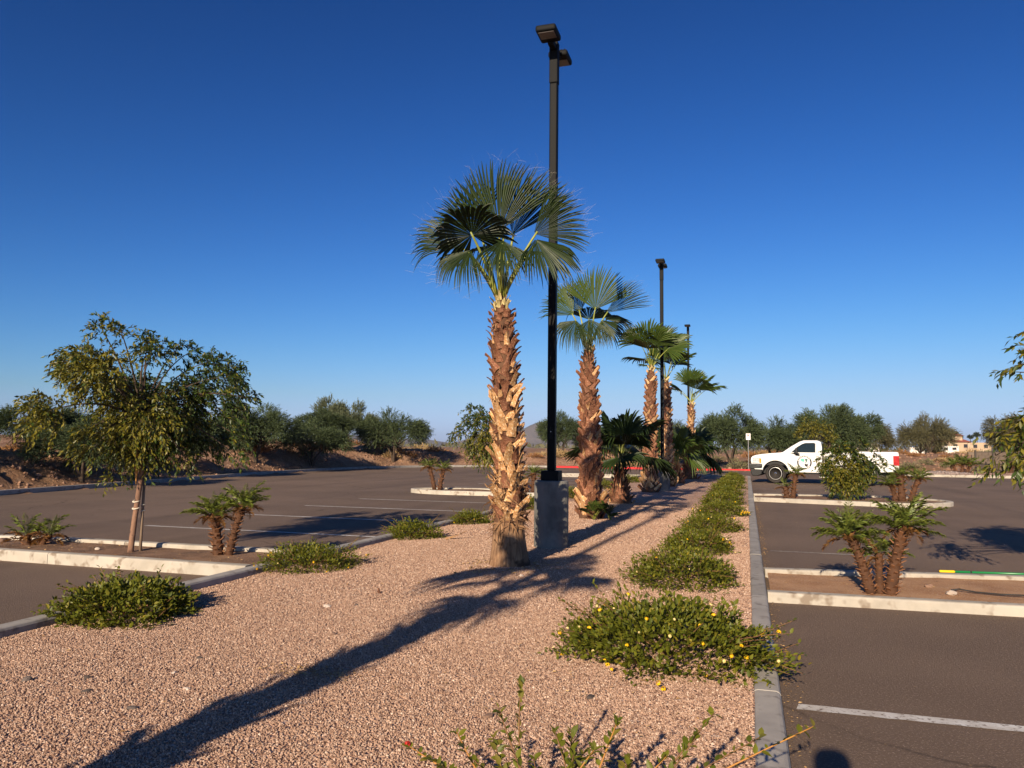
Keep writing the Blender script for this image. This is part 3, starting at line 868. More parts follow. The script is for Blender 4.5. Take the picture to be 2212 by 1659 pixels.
def fibres(root, ctr, rad, z0, z1, n, rs, lmin=.10, lmax=.35, out=.5):
    V = []; F = []
    for _ in range(n):
        z = rs.uniform(z0, z1); a = rs.uniform(0, 2 * PI); c = ctr(z); r = rad(z)
        o = np.array([math.cos(a), math.sin(a), 0]); tg = np.array([-math.sin(a), math.cos(a), 0])
        s = c + o * r * .95
        d = norm(o * rs.uniform(.1, out) + tg * rs.normal(0, .8) + UV * rs.normal(-.25, .6)); l = rs.uniform(lmin, lmax)
        w = rs.uniform(.004, .016); b = len(V)
        side = norm(np.cross(d, o + .01))
        for t in (0, .4, .75, 1.0):
            p = s + d * l * t - UV * l * .35 * t * t + o * .02 * math.sin(t * 3)
            V += [p - side * w * (1 - .8 * t), p + side * w * (1 - .8 * t)]
        for j in range(3): F.append((b + 2 * j, b + 2 * j + 2, b + 2 * j + 3, b + 2 * j + 1))
    o = obj('fibre', mesh_np('fibre', np.array(V), np.array(F)), 'fibre', root)
    o['kind'] = 'stuff'

def crown_auto(root, top, n, petl, Rr, rs, mt='fan', nseg=34, droop=.5, elev=(78, -5), threads=0, az0=0., wind=None, prad=.014, spread=1.95):
    for k in range(n):
        t = (k + .5) / n
        az = az0 + k * 2.39996 + rs.normal(0, .2)
        el = R(elev[0] + (elev[1] - elev[0]) * t + rs.normal(0, 6))
        o = np.array([math.cos(az), math.sin(az), 0])
        d = o * math.cos(el) + UV * math.sin(el)
        l = petl * rs.uniform(.85, 1.15)
        h = np.array(top) + d * l
        el2 = el - R(8 + 22 * t)
        ax = o * math.cos(el2) + UV * math.sin(el2)
        nn = -o * math.sin(el2) + UV * math.cos(el2)
        nn = nn + np.cross(ax, nn) * rs.normal(0, .3)
        frond(root, np.array(top) - UV * .06 + o * .04, h, ax, nn, Rr * rs.uniform(.88, 1.08), spread + rs.uniform(-.25, .2), nseg, rs, mt, droop * (0.7 + .8 * t), threads, prad, wind)

PG = 'fan palms planted along the gravel median'
def palm(label, x, y, z=None): return thing('fan_palm', label, 'palm', (x, y, (G(x, y) if z is None else z) - .02), group=PG)

# nearest palm: every frond laid out by hand (right, up, towards the viewer side)
def hand_crown(root, top, spec, rs, threads, nseg=36, wind=None, pet=1.0):
    top = np.array(top)
    for (hu, hv, ht, au, av, at_, nu, nv, nt_, Rr, sp, dr, mt) in spec:
        h = top + (RV * hu + UV * hv + TV * ht) * pet
        ax = RV * au + UV * av + TV * at_
        nn = RV * nu + UV * nv + TV * nt_
        b = top - UV * .05 + norm(RV * hu + TV * ht + UV * .01) * .045
        frond(root, b, h, ax, nn, Rr, sp, nseg, rs, mt, dr, threads, .017, wind)

rs = np.random.RandomState(11)
p1 = palm('tallest looking fan palm nearest the camera, shaggy trunk of pale tan leaf bases', -2.72, 8.87)
ctr, rad = palm_trunk(p1, 3.30, .178, .128, (-.15, 0), bare=.52, rs=rs, nboot=225, style='wild', blen=(.205, .15), flare=1.35, tanband=(.55, 2.10), per_tan=.12, topz=.55)
fibres(p1, ctr, rad, .52, 1.10, 210, rs, .06, .22, .40)
fibres(p1, ctr, rad, 1.0, 3.15, 130, rs, .04, .11, .22)
fibres(p1, ctr, rad, .30, .55, 40, rs, .08, .25, .30)
hand_crown(p1, (-.15, 0, 3.30), [
    (-.34, .62, .36, -.28, .50, .66, .05, -.75, .70, .60, 2.70, .34, 'fan'),
    (-.02, .74, .12, -.06, 1.0, .12, .05, -.14, 1.0, .88, 1.00, .08, 'fan'),
    (.14, .76, -.10, .42, .92, .05, -.10, -.10, 1.0, .90, .70, .08, 'fan'),
    (.40, .72, .10, .88, .46, .20, -.10, -.25, .95, .66, .80, .18, 'fan'),
    (.42, .62, .22, .48, -.76, .25, .45, .35, .80, .62, 1.10, .50, 'fan'),
    (-.46, .60, -.10, -.93, .30, -.05, .25, .30, .85, .74, .70, .32, 'fan'),
    (-.36, .48, .20, -.55, -.72, .35, -.35, .45, .80, .54, .95, .60, 'fan'),
    (.02, .58, .30, .02, -.90, .40, .0, .45, .85, .52, .95, .50, 'fan'),
    (-.24, .70, .05, -.42, .88, .15, .1, -.2, .9, .74, .80, .15, 'fan'),
    (.28, .58, -.34, .55, .20, -.70, .0, .8, .3, .60, 1.10, .60, 'fan'),
    (-.05, .62, -.38, -.15, .35, -.85, 0, .9, .4, .60, 1.20, .60, 'fan'),
    (.02, .86, .02, .03, 1.0, .02, .8, 0, .6, .55, .35, .05, 'fan_young'),
], rs, 3, wind=(.6, .15, .1))

rs = np.random.RandomState(12)
p2 = palm('fan palm just beyond the concrete lamp base, woven reddish brown trunk', -3.01, 15.31)
palm_trunk(p2, 3.55, .165, .125, (-.06, 0), bare=0.0, rs=rs, nboot=190, style='woven', blen=(.36, .20), tanband=None, flare=1.6, topz=.5, per_tan=.16)
hand_crown(p2, (-.06, 0, 3.55), [
    (.16, .78, .14, .06, 1.0, .08, .05, -.12, 1.0, .90, 1.10, .06, 'fan_young'),
    (-.34, .66, .02, -.74, .68, .05, .35, .05, .9, .84, .85, .25, 'fan_young'),
    (.42, .72, .02, .86, .58, .05, -.35, -.10, .9, .92, .45, .10, 'fan'),
    (.30, .52, .20, .50, -.76, .25, .4, .45, .8, .58, 1.10, .60, 'fan'),
    (-.30, .50, .24, -.45, -.72, .30, -.3, .5, .8, .62, 1.10, .70, 'fan'),
    (.05, .62, -.34, .2, .6, -.7, 0, .8, .5, .70, 1.2, .4, 'fan'),
    (-.18, .76, -.14, -.32, .92, -.1, .2, -.1, .9, .80, .85, .15, 'fan'),
    (.42, .60, -.15, .80, .05, -.3, -.1, .8, .5, .64, .9, .5, 'fan'),
    (.02, .52, .28, .05, -.80, .45, .0, .45, .85, .56, 1.0, .6, 'fan'),
], rs, 2, wind=(.6, .15, .1), pet=.86)

def auto_palm(label, x, y, H, r0, r1, lean, seed, nboot, style, per_tan, crown, tanband=None, blen=(.24, .16), flare=1.5):
    rs = np.random.RandomState(seed)
    p = palm(label, x, y)
    palm_trunk(p, H, r0, r1, lean, bare=0, rs=rs, nboot=nboot, style=style, blen=blen, per_tan=per_tan, tanband=tanband, flare=flare, topz=min(.5, H * .2))
    crown_auto(p, (lean[0], lean[1], H), rs=rs, **crown)
    return p
W_ = (.6, .15, .1)
auto_palm('tall fan palm standing right before the second lamp pole, dark woven trunk', -3.02, 25.3, 4.15, .185, .15, (.06, 0), 13, 190, 'woven', .22,
          dict(n=9, petl=.72, Rr=.92, droop=.18, az0=-2.0, mt='fan_young', wind=W_, nseg=26, elev=(82, 28), spread=1.3), tanband=(0.1, .7), blen=(.32, .20))
auto_palm('tall fan palm showing just behind the second lamp pole, tan trunk', -2.86, 29.6, 4.15, .17, .135, (-.05, 0), 14, 170, 'woven', .6,
          dict(n=8, petl=.70, Rr=.88, droop=.18, az0=-.4, mt='fan_young', wind=W_, nseg=26, elev=(82, 28), spread=1.3), blen=(.32, .20), tanband=(0, 2.0))
auto_palm('most distant of the tall fan palms, thin bright trunk at the median end', -2.75, 39.9, 3.85, .17, .13, (.10, 0), 15, 110, 'wild', .75,
          dict(n=9, petl=.80, Rr=1.05, droop=.2, az0=-.7, mt='fan_young', wind=W_, nseg=24, elev=(80, 24), spread=1.3), blen=(.32, .24))
auto_palm('short fan palm with a wide crown between two tall trunks', -3.11, 19.8, 1.12, .19, .12, (-.02, 0), 16, 90, 'wild', .12,
          dict(n=14, petl=.62, Rr=.92, droop=.30, az0=.9, elev=(74, 8), nseg=34, mt='fan', spread=1.8), blen=(.22, .16), flare=2.2)
auto_palm('short fan palm close behind the second lamp base, orange stubby trunk', -2.75, 32.4, .95, .20, .13, (0, 0), 17, 55, 'wild', .6,
          dict(n=10, petl=.60, Rr=.95, droop=.30, az0=.2, elev=(80, 15), nseg=26, mt='fan_young'), blen=(.24, .18))
auto_palm('short dark fan palm at the foot of the most distant tall palm', -2.62, 37.2, 1.15, .30, .18, (0, 0), 18, 70, 'wild', .05,
          dict(n=13, petl=.70, Rr=1.05, droop=.45, az0=2.4, elev=(72, -5), nseg=26), blen=(.26, .2))
# the palm beside the photographer, out of the picture, whose long shadow crosses the gravel
auto_palm('fan palm behind the viewpoint whose long shadow crosses the gravel', -2.80, -.75, 3.22, .18, .14, (.05, 0), 19, 130, 'wild', .4,
          dict(n=8, petl=.55, Rr=.62, droop=.5, az0=.6, nseg=24), blen=(.26, .18))

# young suckers at the foot of the second palm
rs = np.random.RandomState(40)
for (x, y, n, l, lab) in ((-2.86, 14.93, 6, .30, 'small green palm sucker at the front foot of the woven palm'), (-2.58, 15.12, 5, .26, 'small dark palm sucker at the right foot of the woven palm')):
    s = thing('palm_sucker', lab, 'palm sucker', (x, y, G(x, y)))
    for k in range(n):
        az = -PI / 2 + rs.uniform(-1.5, 1.5); el = rs.uniform(.5, 1.3)
        o = np.array([math.cos(az), math.sin(az), 0]); d = o * math.cos(el) + UV * math.sin(el)
        frond(s, (0, 0, 0), d * l * rs.uniform(.5, 1.0), d, -o * math.sin(el) + UV * math.cos(el), l * .95, .75, 10, rs, 'fan_young' if k % 3 else 'fan', .3, 0, .008)

# ================================================================ PYGMY DATE PALMS
def pinnate(rs, L=.75, n=30, arch=1.0, ll=.165):
    """arching feather frond along +Y, upper side +Z"""
    t = np.linspace(0, 1, 9)
    th = .40 - 1.0 * arch * t ** 1.4
    y = np.concatenate([[0], np.cumsum(np.cos(th[:-1]) * L / 8)]); z = np.concatenate([[0], np.cumsum(np.sin(th[:-1]) * L / 8)])
    P = np.stack([0 * t, y, z], -1)
    V = []; F = []
    for i in range(8):                         # rachis ribbon
        w0, w1 = .007 * (1 - i / 9), .007 * (1 - (i + 1) / 9); b = len(V)
        V += [P[i] + (-w0, 0, 0), P[i] + (w0, 0, 0), P[i + 1] + (w1, 0, 0), P[i + 1] + (-w1, 0, 0)]
        F += [(b, b + 1, b + 2), (b, b + 2, b + 3)]
    for k in range(n):
        u = .16 + .84 * (k + .5) / n; i = min(int(u * 8), 7); f = u * 8 - i
        c = P[i] * (1 - f) + P[i + 1] * f; d = norm(P[i + 1] - P[i])
        l = ll * (math.sin(PI * min(1, .18 + u * .86)) ** .6) * rs.uniform(.85, 1.15)
        for s in (-1, 1):
            nrm_ = np.array([0, -d[2], d[1]])
            q = norm(np.array([s * .75, 0, 0]) + d * (.55 + .5 * u) + nrm_ * (.25 + rs.normal(0, .38)))
            m = c + q * l * .5 + np.array([0, 0, .004]); e = c + q * l + np.array([0, 0, -.30 * l * rs.uniform(.4, 1.3)])
            w = np.array([0, 0, 1.0]) * .0016 + d * .0030; b = len(V)
            V += [c, m - w, e, m + w]; F += [(b, b + 1, b + 2), (b, b + 2, b + 3)]
    return np.array(V), np.array(F)
_rs = np.random.RandomState(77)
PIN = []; PIND = []
for k in range(5):
    V, F = pinnate(_rs, L=.84, arch=.75 + .16 * k); me = mesh_np('frond', V, F); me.materials.append(MT['date_leaf']); PIN.append(me)
for k in range(2):
    V, F = pinnate(_rs, L=.66, arch=1.35 + .2 * k, n=24); me = mesh_np('frond', V, F); me.materials.append(MT['date_dry']); PIND.append(me)
PINF = []
for k in range(3):
    V, F = pinnate(_rs, L=.72, arch=.8 + .2 * k, n=18, ll=.19); me = mesh_np('frond', V * np.array([1, 1, 1]), F); me.materials.append(MT['date_leaf']); PINF.append(me)

def stub_mesh():
    V = [(-.5, 0, 0), (.5, 0, 0), (.38, .8, .42), (-.38, .8, .42), (-.4, .1, -.2), (.4, .1, -.2), (.28, .85, .28), (-.28, .85, .28)]
    F = [(0, 1, 2, 3), (5, 4, 7, 6), (0, 3, 7, 4), (1, 5, 6, 2), (3, 2, 6, 7), (0, 4, 5, 1)]
    return V, F
_me = mesh_py('boot', *stub_mesh()); _me.materials.append(MT['date_boot']); STUB = _me

def date_palm(label, x, y, z, stems, seed, sc=1.0, nfr=26, dry=.12, boots_single=False, wind=0.0, far=False):
    """clump of stems: each (lean x, lean y, height, radius)"""
    rs = np.random.RandomState(seed)
    root = thing('date_palm', label, 'palm', (x, y, z), group='small feather palms in the kerbed islands')
    for (sx, sy, lx, ly, h, r) in stems:
        pts = bez((sx, sy, -.04), (sx + lx * .35, sy + ly * .35, h * .55), (sx + lx, sy + ly, h), 9)
        rr = r * (1 + .10 * np.sin(np.linspace(0, 9, 9))) * np.linspace(1.05, .95, 9)
        m = MB(); m.tube(pts, rr * .72, 10); m.build('trunk', 'date_trunk', root, smooth=True)
        nb = int(64 * h / .6) if not far else 26
        bm = MB(); SV, SF = stub_mesh()
        for k in range(nb):
            t = (k + .5) / nb; i = min(int(t * 8), 7); f = t * 8 - i
            c = pts[i] * (1 - f) + pts[i + 1] * f; T = norm(pts[i + 1] - pts[i])
            a = k * 2.39996 + rs.normal(0, .1); o = np.array([math.cos(a), math.sin(a), 0]); o = norm(o - T * np.dot(o, T))
            s = r * rs.uniform(.48, .68) * (1.1 if far else 1); X = np.cross(T, o)
            p = c + o * r * .72
            Tz = norm(T * .9 + o * rs.uniform(.35, .9))
            Zz = norm(o - Tz * np.dot(o, Tz))
            if boots_single:
                b = bpy.data.objects.new('boot', STUB); COL.objects.link(b); b.parent = root
                b.matrix_local = Matrix(((X[0] * s, Tz[0] * s * 1.3, Zz[0] * s, p[0]), (X[1] * s, Tz[1] * s * 1.3, Zz[1] * s, p[1]), (X[2] * s, Tz[2] * s * 1.3, Zz[2] * s, p[2]), (0, 0, 0, 1)))
            else:
                bm.add([p + X * v[0] * s + Tz * v[1] * s * 1.3 + Zz * v[2] * s for v in SV], SF)
        if not boots_single:
            bm.build('leaf_bases', 'date_boot', root)['kind'] = 'stuff'
        top = pts[-1]
        n_here = nfr if h > .42 or h < .2 else max(8, nfr // 3)
        for k in range(n_here):
            t = (k + .5) / n_here; az = k * 2.39996 + rs.normal(0, .15)
            tilt = R(80 - 76 * t ** .9) + rs.normal(0, .12)
            isdry = t > 1 - dry
            me = (PIND[rs.randint(2)] if isdry else (PINF[rs.randint(3)] if far else PIN[rs.randint(5)]))
            s = sc * rs.uniform(.85, 1.1) * (0.75 if t < .12 else 1) * (.9 if isdry else 1)
            o = bpy.data.objects.new('frond', me); COL.objects.link(o); o.parent = root
            o.matrix_local = Matrix.Translation(Vector(top) + Vector((0, 0, -.02 - .05 * t))) @ Matrix.Rotation(az, 4, 'Z') @ Matrix.Rotation(tilt - .35, 4, 'X') @ Matrix.Scale(s, 4)
    return root

date_palm('three-stemmed feather palm in the near right kerbed island', 1.27, 8.66, .04, [(-.08, 0, -.20, .05, .60, .064), (0, .03, .01, .08, .40, .052), (.09, .02, .16, .0, .71, .074)], 1, .53, 34, .14, True)
date_palm('two-stemmed feather palm in the near left kerbed island', -6.30, 8.30, .07, [(-.06, 0, -.09, 0, .54, .082), (.06, .03, .20, .0, .66, .062)], 2, .51, 30, .22, True)
date_palm('stemless reddish feather palm left of the staked tree', -9.36, 8.25, .07, [(-.05, 0, -.02, 0, .14, .07), (.12, .05, .14, .02, .16, .06)], 3, .52, 16, .45)
date_palm('two-stemmed feather palm near the rounded end of the second left island', -9.55, 23.1, .08, [(-.06, 0, -.22, 0, .76, .085), (.10, 0, .14, 0, .70, .09)], 4, .58, 24, .35, far=True)
date_palm('feather palm clump half hidden behind the nearest palm trunk', -6.35, 23.2, .08, [(-.20, 0, -.10, 0, .34, .08), (.0, 0, .0, 0, .62, .10), (.22, .1, .16, .0, .55, .09)], 5, .55, 20, .2, far=True)
date_palm('feather palm in front of the truck door', 1.22, 24.3, .08, [(-.10, 0, -.06, 0, .34, .10), (.06, .05, .10, 0, .74, .095)], 6, .56, 24, .25, far=True)
date_palm('three-stemmed feather palm by the rounded end of the second right island', 4.25, 24.6, .08, [(-.16, 0, -.14, 0, .48, .09), (0, 0, -.04, 0, .74, .13), (.22, 0, .26, 0, .68, .10)], 7, .62, 26, .12, far=True)

# ================================================================ SHRUBS
def flower_mesh(mt, seed=3):
    rs = np.random.RandomState(seed); V = []; F = []
    for k in range(26):
        v = rnd_unit(rs, 1)[0]; v[2] = abs(v[2]) * .7
        p = v * .5; X, Y, Z = frames(v[None], rnd_unit(rs, 1))
        b = len(V); s = .30
        V += [p + (X[0] * c + Z[0] * d) * s for c, d in ((-.6, -.6), (.6, -.6), (.7, .6), (-.5, .7))]; F.append((b, b + 1, b + 2, b + 3))
    me = mesh_np('flower', np.array(V), np.array(F)); me.materials.append(MT[mt]); return me
FLW = {'y': flower_mesh('flower'), 'p': flower_mesh('flower_pale', 4), 'r': flower_mesh('flower_red', 5)}

def mound(th, seed):
    rs = np.random.RandomState(seed + 900); z = 1.0
    for k in range(2, 8): z = z + rs.uniform(.03, .12) / (k * .35) * np.cos(k * th + rs.uniform(0, 6))
    return z

def lantana(label, cx, cy, rx, ry, h, n, seed, flowers=0, pale=0, leaf=.045, sprigs=14, mt='lantana', pts_fl=()):
    rs = np.random.RandomState(seed)
    z0 = G(min(max(cx, -5.2), 0), cy)
    root = thing('lantana_shrub', label, 'shrub', (cx, cy, z0), group='low flowering shrubs edging the gravel median')
    v = rnd_unit(rs, n); v[:, 2] = np.abs(v[:, 2])
    th = np.arctan2(v[:, 1], v[:, 0]); k = mound(th, seed)
    rr = rs.uniform(.35, 1.0, n) ** .45 * (1 + .10 * np.sin(7 * th + 5 * v[:, 2] * 3 + seed) + .08 * np.sin(13 * th - 9 * v[:, 2]))
    P = v * np.stack([rx * k * rr, ry * k * rr, h * rr * (1 + .12 * np.sin(5 * th + seed))], -1); P[:, 2] = np.maximum(P[:, 2], .012)
    D = norm(v * np.array([1, 1, .8]) + rs.normal(0, .55, (n, 3)) + np.array([0, 0, .35]))
    U = norm(np.array([0, 0, 1.0]) + rs.normal(0, .45, (n, 3)))
    s = leaf * rs.uniform(.65, 1.25, n)
    twm = MB(); PP = [P]; DD = [D]; UU = [U]; SS = [s]; tips = []
    for _ in range(sprigs):
        a = rs.uniform(0, 2 * PI); e = rs.uniform(.05, 1.0); kk = mound(np.array(a), seed)
        d = np.array([math.cos(a) * math.cos(e), math.sin(a) * math.cos(e), math.sin(e)])
        st = d * np.array([rx, ry, h]) * kk * .75; q = norm(d * np.array([1, 1, .6]) + np.array([0, 0, .25]) + rs.normal(0, .2, 3)); l = rs.uniform(.16, .34) * (1.2 if rx > .6 else .9)
        pts = [st + q * l * t - UV * .10 * l * t * t for t in np.linspace(0, 1, 5)]
        twm.tube(pts, np.linspace(.004, .002, 5), 4)
        m = int(l / .022)
        for i in range(m):
            t = (i + 1) / m; c = st + q * l * t - UV * .10 * l * t * t
            sd = norm(np.cross(q, UV) * (1 if i % 2 else -1) + rs.normal(0, .35, 3) + q * .5)
            PP.append(c[None]); DD.append(sd[None]); UU.append((UV + rs.normal(0, .3, 3))[None]); SS.append(np.array([leaf * rs.uniform(.7, 1.1)]))
        tips.append(pts[-1])
    for _ in range(9):
        a = rs.uniform(0, 2 * PI); e = rs.uniform(.2, .9)
        twm.tube(bez((0, 0, -.02), (math.cos(a) * rx * .3, math.sin(a) * ry * .3, h * .5), (math.cos(a) * rx * .8, math.sin(a) * ry * .8, h * .55), 5), np.linspace(.008, .003, 5), 5)
    P = np.concatenate(PP); D = np.concatenate(DD); U = np.concatenate(UU); s = np.concatenate(SS)
    dark = rs.rand(len(P)) < .82
    twm.build('stems', 'twig', root)
    obj('foliage', leafmesh('foliage', LEAF7 if leaf > .031 else LEAF4, P[dark], D[dark], U[dark], s[dark]), mt, root)['kind'] = 'stuff'
    obj('yellowing_foliage', leafmesh('yellowing_foliage', LEAF7 if leaf > .031 else LEAF4, P[~dark], D[~dark], U[~dark], s[~dark]), 'lantana_yellow', root)['kind'] = 'stuff'
    def fl(p, kind, sz): obj('flower', FLW[kind], None, root, loc=tuple(p), rot=(rs.normal(0, .5), rs.normal(0, .5), rs.uniform(0, 6)), scale=sz)
    for i in range(flowers + pale):
        a = rs.uniform(-PI, 0) if rs.rand() < .75 else rs.uniform(0, PI); e = rs.uniform(.0, 1.1); kk = float(mound(np.array(a), seed))
        p = np.array([math.cos(a) * math.cos(e) * rx, math.sin(a) * math.cos(e) * ry, math.sin(e) * h]) * kk * rs.uniform(1.0, 1.1); p[2] = max(p[2], .03)
        fl(p, 'y' if i < flowers else 'p', (.025 if i < flowers else .020) * rs.uniform(.7, 1.2))
    for (px, py, pz) in pts_fl: fl((px, py, pz), 'y', .028)
    return root

lantana('largest lantana, nearest on the right, spilling over the kerb', -.52, 5.38, .72, .66, .34, 8050, 101, 16, 16, 0.040, 46, pts_fl=[(.62, .02, .20), (.70, -.06, .22), (.60, -.18, .22), (.50, -.36, .12), (.02, -.82, .05), (.05, -.85, .03), (-.30, -.66, .08)])
lantana('second lantana along the right kerb, without flowers in front', -.66, 8.35, .60, .66, .34, 5950, 102, 1, 2, 0.037, 26)
lantana('third lantana along the right kerb with a few yellow flowers', -.66, 10.9, 0.53, 0.48, 0.29, 4900, 103, 6, 2, 0.035, 24)
lantana('fourth lantana along the right kerb', -.62, 13.6, 0.51, 0.54, 0.29, 4200, 104, 5, 1, 0.037, 20)
lantana('fifth lantana along the right kerb, many yellow flowers at its kerb side', -.55, 16.9, 0.51, 0.62, 0.29, 3850, 105, 4, 1, 0.040, 18, pts_fl=[(.42 + .016 * i, -.70 + .11 * (i % 4), .10 + .02 * (i % 3)) for i in range(11)])
lantana('sixth lantana along the right kerb', -.62, 20.4, 0.53, 0.69, 0.29, 3150, 106, 2, 0, 0.048, 14)
lantana('seventh lantana along the right kerb', -.62, 24.3, 0.53, 0.77, 0.29, 2800, 107, 1, 0, 0.048, 12)
lantana('eighth lantana along the right kerb', -.64, 28.6, 0.53, 0.85, 0.29, 2625, 108, 0, 0, 0.052, 12)
lantana('ninth lantana along the right kerb, level with the truck bumper', -.62, 33.2, 0.53, 0.93, 0.29, 2450, 109, 0, 0, 0.056, 10)
lantana('last lantana along the right kerb, at the end of the median', -.62, 37.8, 0.51, 0.85, 0.29, 2100, 110, 0, 0, 0.056, 10)
lantana('nearest lantana on the left kerb, no flowers, long loose shoots', -4.92, 5.30, 0.58, 0.54, .27, 6300, 111, 0, 0, 0.043, 52)
lantana('second lantana on the left kerb, dotted with yellow flowers', -4.86, 7.95, .58, .52, .26, 5250, 112, 11, 3, 0.032, 30)
lantana('third lantana on the left kerb, rounded and dark', -4.95, 11.1, 0.44, 0.36, 0.26, 3850, 113, 0, 4, 0.034, 18)
lantana('fourth lantana on the left kerb, beside the nearest palm trunk', -4.92, 13.6, 0.39, 0.34, 0.23, 3150, 114, 2, 2, 0.034, 14)
lantana('fifth lantana on the left kerb, seen beside the lamp base', -4.80, 17.2, 0.44, 0.39, 0.29, 2625, 115, 3, 0, 0.040, 14)
lantana('sixth lantana on the left kerb, just behind the woven palm trunk', -4.75, 21.5, 0.48, 0.47, 0.29, 2275, 116, 0, 0, 0.044, 12)
lantana('seventh lantana on the left kerb, left of the tall dark palm', -4.75, 27.0, 0.55, 0.62, 0.29, 2275, 117, 1, 0, 0.048, 12)
lantana('eighth lantana on the left kerb, far behind the short palm', -4.75, 32.5, 0.53, 0.69, 0.29, 1750, 118, 0, 0, 0.056, 10)

# straggly shrub at the bottom edge of the picture: long bare shoots, leaves near the tips
def straggly():
    rs = np.random.RandomState(55)
    root = thing('straggly_shrub', 'straggly shrub with bare golden shoots at the bottom edge', 'shrub', (-.62, 2.62, G(-.62, 2.62)))
    b0 = np.array([-.62, 2.62, G(-.62, 2.62)])
    tips = [(-.80, 2.78, .62), (-.88, 2.76, .53), (-1.05, 2.78, .42), (-1.22, 2.74, .36), (-1.12, 2.72, .33), (-.68, 2.80, .46), (-.60, 2.76, .40), (-.46, 2.86, .50), (-.40, 2.74, .40), (-.28, 2.80, .42), (-.18, 2.78, .50), (-.12, 2.84, .57),
            (.03, 2.80, .52), (.20, 2.84, .56), (-.95, 2.70, .36), (-.52, 2.72, .44), (-.74, 2.74, .38), (-.83, 2.66, .36), (-.34, 2.62, .36), (-.70, 2.66, .33), (-.58, 2.84, .38), (-.48, 2.66, .34), (-.92, 2.82, .40), (-.64, 2.90, .42), (-.22, 2.68, .38), (-1.0, 2.62, .30), (-.42, 2.88, .36)]
    st = MB(); gold = MB(); P = []; D = []; U = []; Sz = []
    for i, t in enumerate(tips):
        e = np.array(t) - b0; s = np.array([rs.uniform(-.12, .12), rs.uniform(-.08, .05), 0])
        mid = s + (e - s) * .5 + np.array([rs.normal(0, .03), -.02, .03 + rs.normal(0, .02)])
        pts = bez(s, mid, e, 8)
        (gold if i in (2, 3, 7, 9, 13, 15) else st).tube(pts, np.linspace(.0055, .0024, 8), 5)
        for k in range(26):
            u = 1 - (k / 26) ** 1.3 * .60
            j = min(int(u * 7), 6); f = u * 7 - j; c = pts[j] * (1 - f) + pts[j + 1] * f; d = norm(pts[-1] - pts[-3])
            sd = norm(np.cross(d, UV) * (1 if k % 2 else -1) + d * .5 + rs.normal(0, .4, 3) + UV * .25)
            P.append(c); D.append(sd); U.append(UV + rs.normal(0, .35, 3)); Sz.append(rs.uniform(.020, .046))
    st.build('stems', 'twig', root, smooth=True); gold.build('golden_stem', 'twig_gold', root, smooth=True)
    P, D, U, Sz = map(np.array, (P, D, U, Sz))
    y = rs.rand(len(P)) < .7
    obj('foliage', leafmesh('foliage', LEAF7, P[y], D[y], U[y], Sz[y]), 'lantana', root)['kind'] = 'stuff'
    obj('yellowing_foliage', leafmesh('yellowing_foliage', LEAF7, P[~y], D[~y], U[~y], Sz[~y]), 'lantana_young', root)['kind'] = 'stuff'
    obj('flower', FLW['r'], None, root, loc=tuple(np.array(tips[3]) - b0 + (-.01, 0, .01)), scale=.022)
straggly()

# ================================================================ TREES
def twig_leaves(rs, blobs, crown_c, tw_per, tl, nl, leaf, droop, spread=.9):
    """hanging leafy twigs inside a list of (x, y, z, r) blobs"""
    B = np.array(blobs); cnt_ = np.maximum(3, (tw_per * B[:, 3] ** 1.9).astype(int))
    bi = np.repeat(np.arange(len(B)), cnt_); N = len(bi)
    v = rnd_unit(rs, N); st = B[bi, :3] + v * (B[bi, 3] * rs.rand(N) ** .5 * .85)[:, None]
    out = norm(st - np.array(crown_c) + rs.normal(0, .25, (N, 3)))
    d = norm(out * .7 + v * .6 + np.array([0, 0, .15]) + rs.normal(0, .3, (N, 3))); l = tl * rs.uniform(.55, 1.25, N)
    def pt(t): return st[:, None] + d[:, None] * (l[:, None] * t)[..., None] * .9 - UV * (droop * l[:, None] * t * t)[..., None]
    def dr(t): return norm(d[:, None] * .9 - UV * (2 * droop * t)[..., None])
    T5 = np.broadcast_to(np.linspace(0, 1, 5), (N, 5)); C = pt(T5)
    X, Y, Z = frames(d, rnd_unit(rs, N)); rad = np.linspace(.0035, .0015, 5)[None, :, None] * ((l / .35) ** .5)[:, None, None]
    ring = [np.cos(a) * X + np.sin(a) * Z for a in (0, 2.094, 4.189)]
    TV_ = np.stack([C + rad * r_[:, None] for r_ in ring], 2).reshape(-1, 3)
    base = (np.arange(N) * 15)[:, None, None, None] + (np.arange(4) * 3)[None, :, None, None]
    q = np.array([[i, (i + 1) % 3, (i + 1) % 3 + 3, i + 3] for i in range(3)])[None, None]
    TF_ = (base + q).reshape(-1, 4)
    t = .12 + .88 * (np.arange(nl)[None] + rs.rand(N, nl) * .6) / nl
    P = pt(t).reshape(-1, 3); T = dr(t).reshape(-1, 3)
    D = norm(np.cross(T, rnd_unit(rs, len(P))) * spread + T * .8 - UV * droop * .55)
    U = norm(np.array([0, 0, 1.0]) + rs.normal(0, .6, P.shape))
    return P, D, U, leaf * rs.uniform(.7, 1.2, len(P)), (TV_, TF_)

def limbs(trunk_top, blobs, rs, r0, rmin=.006, k=1.0, mid_up=.25):
    m = MB(); T = np.array(trunk_top)
    for (bx, by, bz, br) in blobs:
        e = np.array([bx, by, bz]); L = np.linalg.norm(e - T)
        mid = T + (e - T) * .45 + np.array([rs.normal(0, .06) * L, rs.normal(0, .06) * L, mid_up * L])
        m.tube(bez(T + rs.normal(0, r0 * .3, 3), mid, e, 8), np.linspace(r0 * rs.uniform(.3, .6), rmin, 8), 5)
    return m

